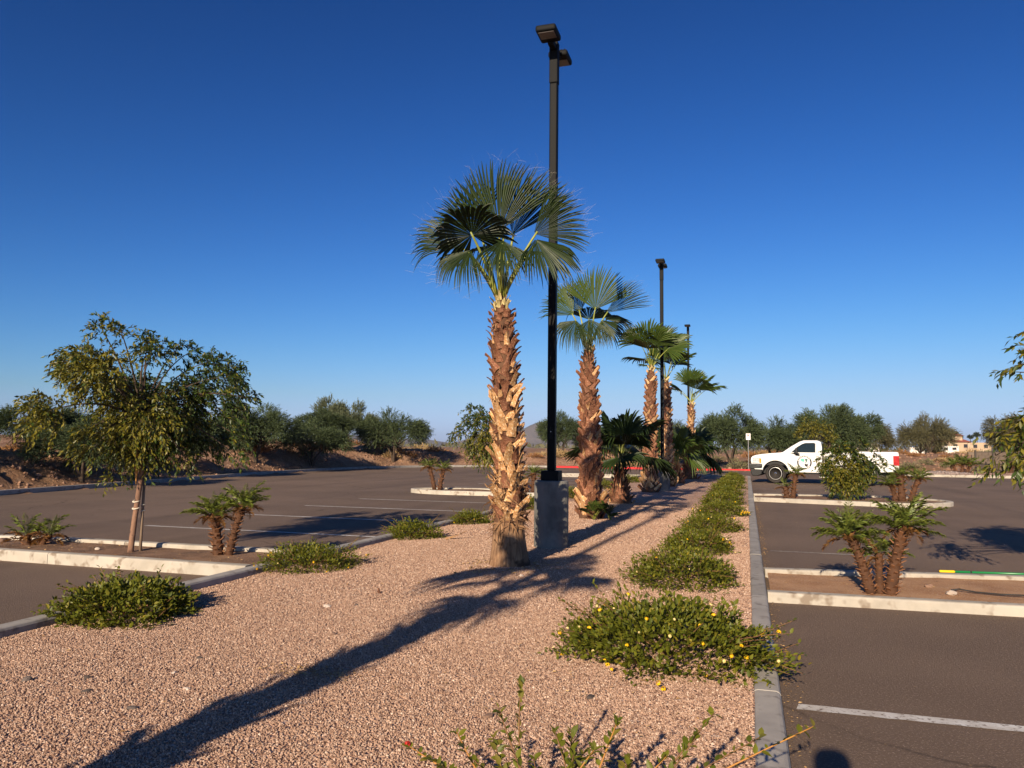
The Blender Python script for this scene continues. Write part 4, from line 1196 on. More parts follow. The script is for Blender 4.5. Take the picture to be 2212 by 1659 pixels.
def tree(name, label, loc, trunk, blobs, seed, leaf, tw_per, tl, nl, droop, mats, r0, bark='bark', tpl=LEAF4, gold=.35, group=None, cat='tree', cc=None, rmin=.005):
    rs = np.random.RandomState(seed)
    root = thing(name, label, cat, loc, group=group)
    m = MB(); tp = np.array(trunk, float); m.tube(tp[:, :3], tp[:, 3], 10)
    m.build('trunk', bark, root, smooth=True)
    top = tp[-1][:3]
    limbs(top, blobs, rs, r0, rmin).build('branches', 'bark_dark', root, smooth=True)
    c = cc if cc is not None else np.mean([b[:3] for b in blobs], 0)
    P, D, U, s, tw = twig_leaves(rs, blobs, c, tw_per, tl, nl, leaf, droop)
    obj('twigs', mesh_np('twigs', *tw), 'bark_dark', root)['kind'] = 'stuff'
    # sunlight painted into the colour: sunward leaves get the brighter golden material
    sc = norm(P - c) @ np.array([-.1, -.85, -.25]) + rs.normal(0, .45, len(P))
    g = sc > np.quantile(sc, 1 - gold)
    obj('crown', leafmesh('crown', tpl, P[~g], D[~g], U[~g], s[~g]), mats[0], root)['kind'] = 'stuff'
    obj('sunlit_leaves', leafmesh('sunlit_leaves', tpl, P[g], D[g], U[g], s[g]), mats[1], root)['kind'] = 'stuff'
    return root

# staked tree in the near left island; blobs as (across, height, radius)
_b = [(-1.23, 2.44, .21), (-.77, 2.44, .28), (-.97, 2.21, .26), (-1.27, 2.10, .19), (-.60, 2.21, .34), (-.73, 1.78, .32), (-.17, 2.29, .37), (.17, 2.34, .34), (.34, 2.63, .25), (-.38, 3.01, .18), (-.10, 2.93, .14),
      (0, 2.96, .13), (-.09, 2.67, .12), (.60, 2.72, .15), (.45, 2.74, .12), (1.03, 2.38, .33), (1.36, 2.29, .19), (1.20, 1.95, .30), (.68, 2.21, .34), (.09, 1.87, .43), (.60, 1.78, .38), (-.26, 1.61, .36), (.34, 1.52, .28), (.17, 1.35, .2),
      (.91, 1.44, .18), (1.36, 1.56, .12), (1.45, 1.27, .10), (.85, 1.25, .12), (-.29, 1.05, .10), (-.12, 1.18, .12), (-.63, 1.44, .14), (-.97, 1.61, .10), (-.80, 1.35, .09), (1.55, 2.05, .13), (.95, 2.52, .18), (-.15, 2.05, .35), (0, 1.75, .45), (.3, 2.0, .42), (-.4, 1.95, .4), (.1, 1.5, .36), (.45, 1.62, .36), (-.1, 1.4, .26), (-.5, 2.3, .3), (.75, 1.95, .34)]
_r2 = np.random.RandomState(8)
_bl = []
for (u, z, r) in _b:
    u = u * (.72 if u < -.6 else .93); z = min(z, 2.55 + (z - 2.55) * .72) + .04; r = r * .95
    dep = _r2.normal(0, 1) * min(.55, .15 + r * 1.1)
    _bl.append((RV[0] * u + TV[0] * dep, RV[1] * u + TV[1] * dep, z - .07, r))
tl_ = tree('staked_tree', 'staked tree with split trunk and drooping leaves tinted golden on the sunlit side in the near left island', (-7.66, 8.24, .07),
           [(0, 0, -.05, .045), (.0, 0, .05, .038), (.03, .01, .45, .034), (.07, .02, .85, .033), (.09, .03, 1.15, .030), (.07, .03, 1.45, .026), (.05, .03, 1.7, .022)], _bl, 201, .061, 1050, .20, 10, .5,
           ('tree_leaf', 'tree_leaf_sunlit'), .045, bark='bark', tpl=LEAF4, gold=.36, cc=np.array([0, 0, 1.9]))
m = MB(); m.tube([(.052, -.026, .88), (.058, -.034, 1.08), (.05, -.032, 1.30), (.04, -.02, 1.42)], [.006, .022, .021, .008], 6); m.build('split_wood', 'wood_raw', tl_, smooth=True)
stk = thing('tree_stake', 'weathered wooden stake tied beside the split trunk', 'stake', (-7.60, 8.34, .07))
MB().tube([(.0, 0, -.05), (.005, .0, .60), (.012, 0, 1.0)], [.019, .018, .017], 8).build('post', 'stake', stk, smooth=True)
for z in (.52, .60): MB().tube([(.024 * math.cos(a) + .004, .024 * math.sin(a), z + .01 * math.cos(a)) for a in np.linspace(0, 2 * PI, 13)], [.006] * 13, 5).build('strap', 'strap', stk)
for z in (.66, .57): MB().tube([(-.022 + .040 * math.cos(a), -.090 + .040 * math.sin(a), z + .012 * math.sin(a)) for a in np.linspace(0, 2 * PI, 17)], [.009] * 17, 5).build('strap', 'strap', stk)

def blobs_round(rs, n, rx, ry, z0, z1, r):
    out = []
    for _ in range(n):
        v = rnd_unit(rs, 1)[0] * rs.rand() ** .33
        out.append((v[0] * rx, v[1] * ry, (z0 + z1) / 2 + v[2] * (z1 - z0) / 2, r * rs.uniform(.7, 1.25)))
    return out
# small tree hiding the truck's side
_r = np.random.RandomState(9)
b2 = [(-.60, 0, 1.12, .13), (-.36, .1, 1.28, .20), (0, -.1, 1.30, .26), (.42, 0, 1.18, .22), (.85, .1, 1.02, .18), (-.40, 0, .95, .22), (-.10, -.2, .95, .28), (.30, .1, .90, .30), (.62, 0, .70, .22), (-.28, 0, .62, .26), (.15, 0, .58, .28), (.45, .1, .48, .18), (-.30, .1, .35, .16), (.1, 0, .34, .18),
      (.05, .1, 1.55, .12), (.55, .1, 1.62, .10), (-.2, .0, 1.5, .12), (.95, 0, 1.30, .10), (1.15, 0, 1.05, .10)]
b2 = [(x * (.78 if x > 0 else 1), y, z, r * (.9 if x > .3 else 1)) for (x, y, z, r) in b2]
tree('small_tree', 'small leafy tree in the second right island hiding the side of the truck', (2.76, 24.35, .08), [(0, 0, -.05, .03), (.01, 0, .2, .025), (0, 0, .5, .02)], b2, 202, .10, 1000, .26, 9, .45, ('tree_leaf', 'tree_leaf_sunlit'), .03, gold=.35)
# tree mostly beyond the right edge: hanging branches enter the picture, its shadow lies on the asphalt
_r = np.random.RandomState(10)
b3 = [(-1.24, 0, 2.72, .07), (-1.38, .0, 2.36, .09), (-1.30, .05, 2.52, .09), (-1.48, .0, 2.28, .06), (-1.42, -.05, 1.72, .13), (-1.25, .0, 1.86, .16), (-1.62, .0, 1.62, .09), (-1.38, 0, 1.56, .15), (-1.70, 0, 1.40, .07), (-1.50, .05, 1.36, .09), (-1.30, 0, 1.36, .12), (-1.34, 0, 1.22, .08), (-1.66, 0, 1.28, .06)]
b3 += [(x * .95 + .05, y, z, r) for (x, y, z, r) in blobs_round(_r, 34, .92, .95, 1.3, 3.3, .34)]
tree('edge_tree', 'tree at the right edge whose hanging branches enter the picture', (4.20, 9.25, .05), [(0, 0, -.05, .055), (.02, 0, .5, .05), (.0, .02, 1.0, .045), (.02, 0, 1.5, .035)], b3, 203, .085, 620, .26, 9, .55, ('tree_leaf', 'tree_leaf_sunlit'), .04, gold=.4)
# tree in the second left island, half behind the nearest palm
b4 = [(-1.25, 0, 1.95, .16), (-.95, .1, 2.25, .2), (-.85, -.1, 2.55, .16), (-.5, 0, 2.35, .28), (-.55, 0, 1.9, .32), (-.75, 0, 1.5, .26), (-.35, .1, 1.55, .30), (-.1, 0, 2.2, .34), (0, 0, 1.8, .36), (.3, 0, 2.1, .3), (.4, .1, 1.7, .28), (-.65, 0, 1.15, .18), (-.3, 0, 1.15, .2), (.1, 0, 1.3, .26), (-1.5, 0, 1.75, .1)]
tree('island_tree', 'green drooping tree seen left of the nearest palm trunk', (-7.55, 23.2, .08), [(0, 0, -.05, .05), (.01, 0, .5, .045), (0, 0, 1.2, .03)], b4, 204, .11, 700, .34, 9, .6, ('tree_leaf', 'tree_leaf_sunlit'), .03, gold=.3, bark='bark_dark')

# ---- desert trees along the bank and beyond the red kerb: a few grown forms, every tree an object of its own
def desert_form(seed, rx, z0, z1, nb, tw, leafmt, leaf=.12, spiky=False):
    rs = np.random.RandomState(seed)
    bl = []
    for _ in range(nb):
        v = rnd_unit(rs, 1)[0]; v[2] = v[2] if v[2] > -.35 else -v[2] * .5
        q = rs.rand() ** .33
        zc = z0 + (z1 - z0) * (.36 + .60 * max(v[2], -.5) * q)
        bl.append((v[0] * rx * q, v[1] * rx * q, zc, rs.uniform(.30, .55) * rx / 2.0))
    trunk = MB()
    tops = []
    for k in range(3):
        a = k * 2.1 + rs.uniform(0, 1); e = np.array([math.cos(a) * rx * .22, math.sin(a) * rx * .22, z0 * 1.35])
        trunk.tube(bez((0, 0, -.2), (math.cos(a) * .05, math.sin(a) * .05, z0 * .7), e, 6), np.linspace(.085, .05, 6), 6); tops.append(e)
    for i, b in enumerate(bl):
        T = tops[i % 3]; e = np.array(b[:3]); Ld = np.linalg.norm(e - T)
        trunk.tube(bez(T, T + (e - T) * .5 + np.array([0, 0, .18 * Ld]), e, 5), np.linspace(.03, .008, 5), 4, cap=False)
    P, D, U, s, twm = twig_leaves(rs, bl, np.array([0, 0, (z0 + z1) / 2 - .3]), tw / (rx / 2) ** 1.9, .50 * rx / 2, 12, leaf, -.25 if spiky else .12, spread=.55)
    return (mesh_py('trunk', trunk.V, trunk.F, True), leafmesh('crown', LEAFN, P, D, U, s))
FORMS = {
    'mA': (desert_form(301, 2.0, .85, 3.3, 34, 620, None), 'mesquite'), 'mB': (desert_form(302, 2.1, .8, 3.2, 38, 620, None), 'mesquite'),
    'mC': (desert_form(303, 1.9, .95, 3.5, 32, 640, None), 'mesquite'), 'oA': (desert_form(304, 2.1, .5, 3.0, 30, 600, None), 'mesquite_olive'),
    'oB': (desert_form(305, 2.2, .3, 2.8, 34, 600, None), 'mesquite_olive'), 'pA': (desert_form(306, 2.0, .7, 3.6, 28, 500, None, .16, True), 'paloverde'),
}
for k, ((t_, c_), mt) in FORMS.items(): t_.materials.append(MT['bark_dark']); c_.materials.append(MT[mt])
def desert_tree(form, label, x, y, sc, rz, sz=1.0, name='desert_tree'):
    (t_, c_), mt = FORMS[form]
    z = float(terrain(np.array(x), np.array(y)))
    r = thing(name, label, 'tree', (x, y, z - .05), rz, group='desert trees around the parking lot')
    r.scale = (sc, sc, sc * sz)
    obj('trunk', t_, None, r); obj('crown', c_, None, r)['kind'] = 'stuff'
DT = [
    ('mB', 'dark desert tree cut by the left edge of the picture', -23.6, 15.2, .85, .3, .75), ('mA', 'desert tree on the bank directly behind the staked tree', -21.3, 20.6, .82, 1.0, .8), ('mC', 'desert tree on the bank showing left of the staked tree crown', -24.2, 21.5, .8, 2.0, .7),
    ('mC', 'desert tree on the bank showing below the right of the staked tree', -23.2, 28.2, .85, 2.2, .85), ('mA', 'desert tree on the bank just right of the staked tree', -24.9, 35.2, 1.05, 3.3, .88), ('mB', 'dark desert tree third from the staked tree along the bank', -24.6, 40.2, 1.0, 4.1, .85),
    ('pA', 'pale feathery palo verde rising behind the bank trees', -28.5, 50.5, 1.1, .6, .95), ('mB', 'broad desert tree left of the nearest palm with a single leaning trunk', -24.0, 50.0, 1.2, 5.2, .92), ('mC', 'desert tree low behind the broad one', -27.0, 45.5, .9, 1.2, .75),
    ('mC', 'bushy desert tree framed between the lamp pole and the nearest palm', -15.1, 64.2, .95, .9, 1.1), ('mA', 'desert tree right behind the lamp pole', -12.3, 66.0, 1.0, 2.9, .95), ('mB', 'desert tree behind the woven palm and short palm', -10.0, 66.5, 1.2, .2, .95), ('mA', 'desert tree showing above the second lamp base', -6.0, 67.0, 1.2, 3.6, .95),
    ('mC', 'desert tree with a slim dark trunk left of the no parking sign', -1.2, 61.4, 1.25, 4.6, 1.0), ('mB', 'desert tree close behind the no parking sign', 1.9, 66.5, 1.2, 1.7, .95), ('mA', 'tall dark desert tree rising over the truck cab', 6.0, 66.5, 1.35, .8, 1.02), ('mC', 'desert tree behind the truck bed', 8.2, 69.0, 1.15, 2.4, .9),
    ('oA', 'olive shrubby tree right of the truck, smaller of the pair', 12.0, 86.0, 1.2, .5, .95), ('oB', 'large olive tree standing alone against the sky at right', 17.8, 90.0, 1.22, 1.1, 1.30), ('oA', 'olive tree behind the dark enclosure gate', 26.2, 88.0, 1.5, 3.1, 1.05), ('oB', 'low olive tree at the far right', 31.5, 92.0, 1.7, 5.0, .9), ('oB', 'low olive thicket right of the distant houses', 36.0, 120.0, 1.7, 2.0, .7),
    ('oA', 'olive tree at the left of the olive pair', 9.4, 92.0, 1.0, 4.0, .8),
]
for (f_, lab, x, y, sc, rz, sz) in DT: desert_tree(f_, lab, x, y, sc, rz, sz)
# golden tree right behind the cab roof
tree('golden_tree', 'yellow green tree directly above the truck cab roof', (4.6, 58.6, .2), [(0, 0, -.1, .06), (0, 0, .8, .05), (0, 0, 1.6, .04)], blobs_round(np.random.RandomState(6), 22, 1.15, 1.0, 1.3, 3.7, .36), 207, .16, 150, .42, 8, .35, ('tree_leaf', 'tree_leaf_sunlit'), .03, gold=.65)

# ---- dry desert scrub: three kinds, each bush its own object
def scrub_form(seed, n, mt, sz=.16):
    rs = np.random.RandomState(seed); v = rnd_unit(rs, n); v[:, 2] = np.abs(v[:, 2]); r = rs.rand(n) ** .4
    th = np.arctan2(v[:, 1], v[:, 0]); k = 1 + .2 * np.sin(3 * th + seed) + .12 * np.sin(7 * th)
    P = v * r[:, None] * np.array([.5, .5, .42]) * k[:, None]
    D = norm(v + rs.normal(0, .35, (n, 3)) + np.array([0, 0, .5]))
    me = leafmesh('scrub', LEAFN, P, D, rnd_unit(rs, n), sz * rs.uniform(.6, 1.3, n)); me.materials.append(MT[mt]); return me
SCR = {'dry_shrub': [scrub_form(s, 420, 'dry_shrub') for s in (1, 2)], 'sage_shrub': [scrub_form(s, 420, 'sage_shrub') for s in (3, 4)], 'straw_shrub': [scrub_form(s, 420, 'straw_shrub') for s in (5, 6)]}
LABS = {'dry_shrub': 'rusty brown dry desert shrub on the open ground', 'sage_shrub': 'grey green desert shrub on the open ground', 'straw_shrub': 'straw coloured dry grass tuft on the open ground'}
rs = np.random.RandomState(31)
cnt = 0
while cnt < 170:
    if rs.rand() < .33: x, y = rs.uniform(-34, -14), rs.uniform(14, 74)
    else: x, y = rs.uniform(-16, 36), rs.uniform(56, 96)
    d = float(sdist(np.array(x), np.array(y)))
    if d < 1.0 or (x > 7 and y < 58.8): continue
    kind = ('dry_shrub', 'dry_shrub', 'straw_shrub', 'sage_shrub')[rs.randint(4)]
    if x < -14 and kind == 'sage_shrub' and rs.rand() < .7: kind = 'dry_shrub'
    s = rs.uniform(.5, 1.35) * (1 + .008 * y)
    o = obj('desert_shrub', SCR[kind][rs.randint(2)], None, None, loc=(x, y, float(terrain(np.array(x), np.array(y))) - .03), rot=(0, 0, rs.uniform(0, 6)), scale=(s, s, s * rs.uniform(.55, .95)))
    where = 'on the dirt bank at left' if x < -14 else ('beyond the red kerb at centre' if x < 3 else ('behind the truck' if x < 9 else 'on the open ground right of the truck'))
    lab = LABS[kind].replace('on the open ground', where)
    tag(o, lab, 'shrub', 'dry desert shrubs ' + where)
    cnt += 1
# ================================================================ LAMP POLES
def lamp_head(root, sy, z, tilt=0.0):
    """flat shoebox luminaire reaching out along sy*Y"""
    def rb(w, l0, l1, z0, z1, name, mt, parent, bw=.03):
        o = MB().box(-w, w, min(sy * l0, sy * l1), max(sy * l0, sy * l1), z0, z1).build(name, mt, parent); bevel(o, bw, 3); return o
    h = rb(.15, .19, .56, z + .02, z + .115, 'lamp_head', 'fixture', root)
    rb(.115, .33, .52, z + .010, z + .024, 'lens', 'lens', h, .004)
    for k in range(5): rb(.012, .23 + .0, .36, z + .112, z + .135, 'fin', 'fixture', h, .002).location.x = -.10 + .05 * k
    rb(.045, .05, .24, z - .02, z + .075, 'arm', 'fixture', root, .012)

def lamp(label, x, y, zb, ht, heads=(-1, 1)):
    root = thing('lamp_pole', label, 'lamp pole', (x, y, zb - .03), group='twin-headed lamp poles on concrete bases')
    m = MB(); m.lathe([(.245, -.1), (.245, .92), (.238, .955), (.222, .965)], 28); m.build('concrete_base', 'concrete_base', root, smooth=False)
    c = MB().box(-.128, .128, -.128, .128, .966, 1.105).build('base_cover', 'fixture', root); bevel(c, .012, 2)
    p = MB().box(-.058, .058, -.058, .058, 1.106, ht - .62).build('pole', 'pole_metal', root); bevel(p, .016, 3)
    MB().box(-.028, .028, -.064, -.059, 1.55, 1.70).build('hand_hole_cover', 'fixture', p)
    MB().lathe([(.008, -.067), (.008, -.063)], 8, axis='y', c=(0, 0, 1.66)).build('screw', 'galvanised', p)
    t = MB().box(-.064, .064, -.064, .064, ht - .62, ht + .02).build('pole_top', 'fixture', root); bevel(t, .012, 2)
    for s in heads: lamp_head(root, s, ht - .10)
    return root
lamp('nearest lamp pole on a concrete base shaded by the palm', -2.68, 10.76, G(-2.68, 10.76), 7.46)
lamp('second lamp pole farther along the median', -2.74, 26.5, G(-2.74, 26.5), 7.85)
lamp('third and most distant lamp pole, thin against the sky', -2.98, 42.4, G(-2.98, 42.4), 8.1, (-1,))
lamp('lamp pole behind the viewpoint whose thin shadow lies on the gravel', -2.86, -2.85, G(-2.86, -2.85), 7.62)

# ================================================================ PICKUP TRUCK
def arc(cx, cz, r, a0, a1, n=14, sq=1.0):
    return [(cx + r * math.cos(R(a0 + (a1 - a0) * i / n)), cz + r * sq * math.sin(R(a0 + (a1 - a0) * i / n))) for i in range(n + 1)]

def truck():
    sc = 1.092
    fw = np.array([1.23, 36.80]); rw = np.array([4.893, 36.285])
    d = (rw - fw) / np.linalg.norm(rw - fw)                # local +x runs from nose to tail
    ang = math.atan2(d[1], d[0])
    root = thing('pickup_truck', 'white pickup truck with a round door emblem parked across the far bays', 'truck', (0, 0, 0.004), ang)
    root.scale = (sc, sc, sc)
    nrm_ = np.array([-d[1], d[0]])                          # local +y, away from the camera
    o = fw - d * 1.01 * sc + nrm_ * .86 * sc
    root.location = (o[0], o[1], 0.004)
    XF, XR, RW = 1.01, 4.40, .405
    def P(m, name, mt, parent=root, bw=0.0, seg=2, smooth=False, ang_=30):
        ob = m.build(name, mt, parent, smooth=smooth)
        if bw: bevel(ob, bw, seg, ang_)
        return ob
    # body: nose, fenders and cab side as one shell, arches cut out of the outline
    low = .47
    front = [(.06, .80), (.04, .92), (.05, 1.03), (.10, 1.09), (.22, 1.14), (.45, 1.185), (.80, 1.225), (1.20, 1.26), (1.30, 1.275), (2.80, 1.275), (2.80, low)]
    front += [(1.53, low)] + arc(XF, .46, .50, 0, 180, 18, .92) + [(.48, low + .08), (.20, .56), (.08, .66)]
    body = P(MB().prism(front, -.955, .955), 'body', 'truck_white', bw=.045, seg=3)
    # greenhouse
    def ring(z, x0, x1, y): return [(x0, -y, z), (x1, -y, z), (x1, y, z), (x0, y, z)]
    Vc = ring(1.262, 1.27, 2.80, .915) + ring(1.50, 1.60, 2.795, .845) + ring(1.71, 1.935, 2.755, .775) + ring(1.775, 2.10, 2.62, .70)
    Fc = [(3, 2, 1, 0)] + [(4 * j + i, 4 * j + (i + 1) % 4, 4 * j + 4 + (i + 1) % 4, 4 * j + 4 + i) for j in range(3) for i in range(4)] + [(12, 13, 14, 15)]
    cab = P(MB().add(Vc, Fc), 'cab', 'truck_white', bw=.035, seg=3, ang_=12)
    def yat(z): return .915 - .07 * (z - 1.262) / .238 if z < 1.5 else .845 - .07 * (z - 1.5) / .21
    def side(poly, name, mt, parent, off, th=.006):
        V = []; n = len(poly)
        for k in (off, off - th): V += [(x, -(yat(z) + k), z) for x, z in poly]
        F = [tuple(range(n)), tuple(range(n, 2 * n))[::-1]] + [(i, (i + 1) % n, (i + 1) % n + n, i + n) for i in range(n)]
        return MB().add(V, F).build(name, mt, parent)
    win = [(1.60, 1.245), (2.545, 1.245), (2.545, 1.64), (2.48, 1.675), (2.15, 1.665), (2.04, 1.625), (1.86, 1.50), (1.70, 1.335)]
    side([(x + (.012 if x < 2 else -.012) * -1, z) for x, z in win], 'window_seal', 'truck_dark', cab, .006)
    w = side([(x + (.02 if x < 2 else -.02), z + (.02 if z < 1.4 else -.02)) for x, z in win], 'side_window', 'glass', cab, .010)
    for s in (1,):
        Vw = [(1.275, -.80, 1.285), (1.275, .80, 1.285), (1.60, .76, 1.508), (1.60, -.76, 1.508), (1.935, .70, 1.705), (1.935, -.70, 1.705)]
        Vw = [(x - .012, y, z + .016) for x, y, z in Vw]
        MB().add(Vw, [(0, 1, 2, 3), (3, 2, 4, 5)]).build('windshield', 'glass', cab)
    MB().add([(2.812, -.62, 1.30), (2.812, .62, 1.30), (2.790, .58, 1.64), (2.790, -.58, 1.64)], [(0, 1, 2, 3)]).build('rear_window', 'glass', cab)
    MB().add([(.98, -.86, 1.256), (1.32, -.86, 1.292), (1.32, .86, 1.292), (.98, .86, 1.256)], [(0, 1, 2, 3)]).build('cowl', 'truck_dark', cab)
    MB().tube([(1.25, -.5, 1.285), (1.30, -.2, 1.33), (1.34, .1, 1.345)], [.010, .008, .006], 5).build('wiper', 'truck_dark', cab)
    # door: seams, handle, mirror, emblem
    def seam(pts, parent=body, r=.005): return MB().tube([(x, -.957, z) for x, z in pts], [r] * len(pts), 4).build('door_seam', 'truck_dark', parent)
    seam([(1.47, 1.24), (1.46, .95), (1.53, .62), (1.57, .52)]); seam([(2.60, 1.26), (2.60, .60), (2.58, .50)])
    MB().tube([(2.60, -.915, 1.27), (2.60, -.85, 1.50), (2.58, -.79, 1.68)], [.004] * 3, 4).build('door_seam', 'truck_dark', cab)
    hd = P(MB().box(2.36, 2.54, -.985, -.955, 1.02, 1.065), 'door_handle', 'truck_white', body, .012)
    mi = P(MB().box(1.80, 1.90, -1.20, -1.00, 1.22, 1.46), 'mirror', 'truck_dark', cab, .03, 3)
    MB().prism([(1.58, 1.25), (1.95, 1.25), (1.96, 1.12), (1.86, 1.14), (1.74, 1.20)], -.972, -.948).build('mirror_mount', 'truck_dark', cab)
    MB().box(1.74, 1.86, -1.05, -.94, 1.24, 1.30).build('mirror_arm', 'truck_dark', cab)
    def disc(cx, cz, r, y, name, mt, parent, n=36, r_in=0.0):
        a = [2 * PI * i / n for i in range(n)]
        if r_in:
            V = [(cx + r * math.cos(t), y, cz + r * math.sin(t)) for t in a] + [(cx + r_in * math.cos(t), y, cz + r_in * math.sin(t)) for t in a]
            F = [(i, (i + 1) % n, (i + 1) % n + n, i + n) for i in range(n)]
        else:
            V = [(cx + r * math.cos(t), y, cz + r * math.sin(t)) for t in a]; F = [tuple(range(n))]
        return MB().add(V, F).build(name, mt, parent)
    ex, ez = 2.13, .87
    em = disc(ex, ez, .285, -.9575, 'door_emblem', 'sign_white', body)
    disc(ex, ez, .282, -.9590, 'emblem_ring', 'black_print', em, r_in=.222)
    def flat(poly, name, mt, y): return MB().add([(ex + p[0], y, ez + p[1]) for p in poly], [tuple(range(len(poly)))]).build(name, mt, em)
    flat([(-.14, .155), (0.0, .155), (.01, .06), (-.03, .0), (-.06, .04), (-.09, .02), (-.13, .07)], 'emblem_shape', 'teal_print', -.9595)
    flat([(.03, .155), (.13, .155), (.12, .09), (.07, -.02), (.03, -.03), (.05, .06), (.02, .10)], 'emblem_shape', 'green_print', -.9596)
    flat([(-.15, -.02), (-.05, -.03), (-.06, -.09), (-.15, -.10)], 'emblem_shape', 'mint_print', -.9597)
    flat([(.00, -.07), (.04, -.04), (.08, -.07), (.13, -.03), (.13, -.17), (.05, -.17), (.01, -.12)], 'emblem_shape', 'black_print', -.9598)
    for a0, a1, k in ((30, 168, 9), (-150, -108, 3), (-98, -82, 2), (-72, -30, 3)):      # ring lettering, far too small to read
        for i in range(k):
            a = a0 + (a1 - a0) * (i + .15) / k; b = a0 + (a1 - a0) * (i + .72) / k
            V = [(ex + q * math.cos(R(t)), -.9600, ez + q * math.sin(R(t))) for q, t in ((.236, a), (.236, b), (.268, b), (.268, a))]
            MB().add(V, [(0, 1, 2, 3)]).build('ring_letter', 'sign_white', em)
    # bed
    rear = [(2.86, 1.335), (5.50, 1.335), (5.555, 1.30), (5.57, 1.16), (5.56, .70), (5.52, .60), (5.40, .56), (4.92, .53)] + arc(XR, .46, .50, 8, 172, 18, .96) + [(3.86, low), (2.86, low)]
    bed = None
    for sgn, y0, y1 in ((-1, -.965, -.83), (1, .83, .965)):
        b = P(MB().prism(rear, y0, y1), 'bed_side', 'truck_white', bw=.035, seg=3)
        if sgn < 0: bed = b
    P(MB().box(5.48, 5.555, -.828, .828, .62, 1.325), 'tailgate', 'truck_white', bw=.02)
    P(MB().box(2.862, 2.93, -.828, .828, .62, 1.325), 'bed_front', 'truck_white', bw=.01)
    MB().box(2.935, 5.475, -.826, .826, .70, .76).build('bed_floor', 'truck_dark', root)
    MB().box(2.90, 5.50, -.950, -.845, 1.333, 1.352).build('rail_cap', 'truck_dark', bed)
    # number on the bed side: 18 in serif figures
    nb = MB()
    nx_, nz_ = 4.90, 1.17
    MB().add([(nx_ + a, -.968, nz_ + b) for a, b in ((-.15, -.075), (-.085, -.075), (-.085, -.063), (-.105, -.060), (-.105, .085), (-.118, .085), (-.155, .062), (-.153, .052), (-.128, .056), (-.128, -.060), (-.15, -.063))], [tuple(range(11))]).build('figure_one', 'black_print', bed)
    n8 = MB(); n = 24
    for cz_, ro, wi in ((.043, .040, .026), (-.034, .046, .030)):
        b0 = len(n8.V)
        for i in range(n):
            a = 2 * PI * i / n; n8.V.append((nx_ + ro * 1.05 * math.cos(a), -.968 - .0004 * (cz_ < 0), nz_ + cz_ + ro * math.sin(a)))
        for i in range(n):
            a = 2 * PI * i / n; n8.V.append((nx_ + wi * .72 * math.cos(a), -.968 - .0004 * (cz_ < 0), nz_ + cz_ + (ro - .011) * math.sin(a)))
        n8.F += [(b0 + i, b0 + (i + 1) % n, b0 + n + (i + 1) % n, b0 + n + i) for i in range(n)]
    n8.build('figure_eight', 'black_print', bed)
    # lamps, grille, bumpers
    hl = P(MB().add([(.10, -.962, .80), (.44, -.965, .80), (.44, -.965, 1.02), (.12, -.962, 1.04), (.10, -.80, .80), (.44, -.80, .80), (.44, -.80, 1.02), (.12, -.80, 1.04)], [(0, 1, 2, 3), (7, 6, 5, 4), (0, 4, 5, 1), (1, 5, 6, 2), (2, 6, 7, 3), (3, 7, 4, 0)]), 'headlight', 'lamp_clear', bw=.01)
    MB().box(.12, .42, -.968, -.964, .905, .915).build('lamp_divider', 'truck_dark', hl)
    P(MB().box(.38, .455, -.972, -.90, .82, 1.01), 'marker_lamp', 'lamp_amber', hl, .008)
    P(MB().box(.012, .12, .80, .962, .80, 1.04), 'headlight', 'lamp_clear', bw=.01)
    g = P(MB().box(-.005, .10, -.80, .80, .72, 1.06), 'grille', 'truck_dark', bw=.015)
    MB().box(-.02, .05, -.80, .80, .90, .945).build('grille_bar', 'chrome', g)
    P(MB().prism([(.02, .585), (-.04, .62), (-.04, .79), (.0, .795), (.50, .795), (.50, .70), (.48, .60)], -.975, .975), 'front_bumper', 'bumper', bw=.035, seg=3)
    MB().box(.26, .50, -.982, -.974, .70, .785).build('bumper_shine', 'chrome', root)
    P(MB().prism([(.06, .31), (-.02, .58), (.48, .60), (.46, .36), (.30, .28), (.12, .28)], -.93, .93), 'air_dam', 'truck_dark', bw=.03)
    P(MB().box(5.36, 5.575, -.972, -.80, .80, 1.19), 'tail_lamp', 'lamp_red', bed, .02)
    P(MB().box(5.34, 5.68, -.95, .95, .46, .70), 'rear_bumper', 'truck_dark', bw=.03)
    MB().box(5.44, 5.66, -.956, -.948, .50, .67).build('bumper_step', 'bumper', root)
    # underbody and arch liners
    MB().box(.45, 5.40, -.60, .60, .40, .80).build('chassis', 'truck_dark', root)
    for xx in (XF, XR): MB().box(xx - .56, xx + .56, -.90, .90, .74, 1.02).build('arch_liner', 'truck_dark', root)
    for xx, r0_ in ((XF, .500), (XR, .500)):
        a = np.linspace(R(2), R(178), 19); sq = .92 if xx == XF else .96
        MB().tube([(xx + .505 * math.cos(t), -.956, .46 + .505 * sq * math.sin(t)) for t in a], [.016] * 19, 6).build('arch_trim', 'truck_dark', root)
    MB().box(1.60, 3.82, -.945, -.86, .43, .475).build('rocker', 'truck_dark', root)
    MB().box(2.66, 3.26, -.62, -.40, .27, .37).build('exhaust', 'galvanised', root)
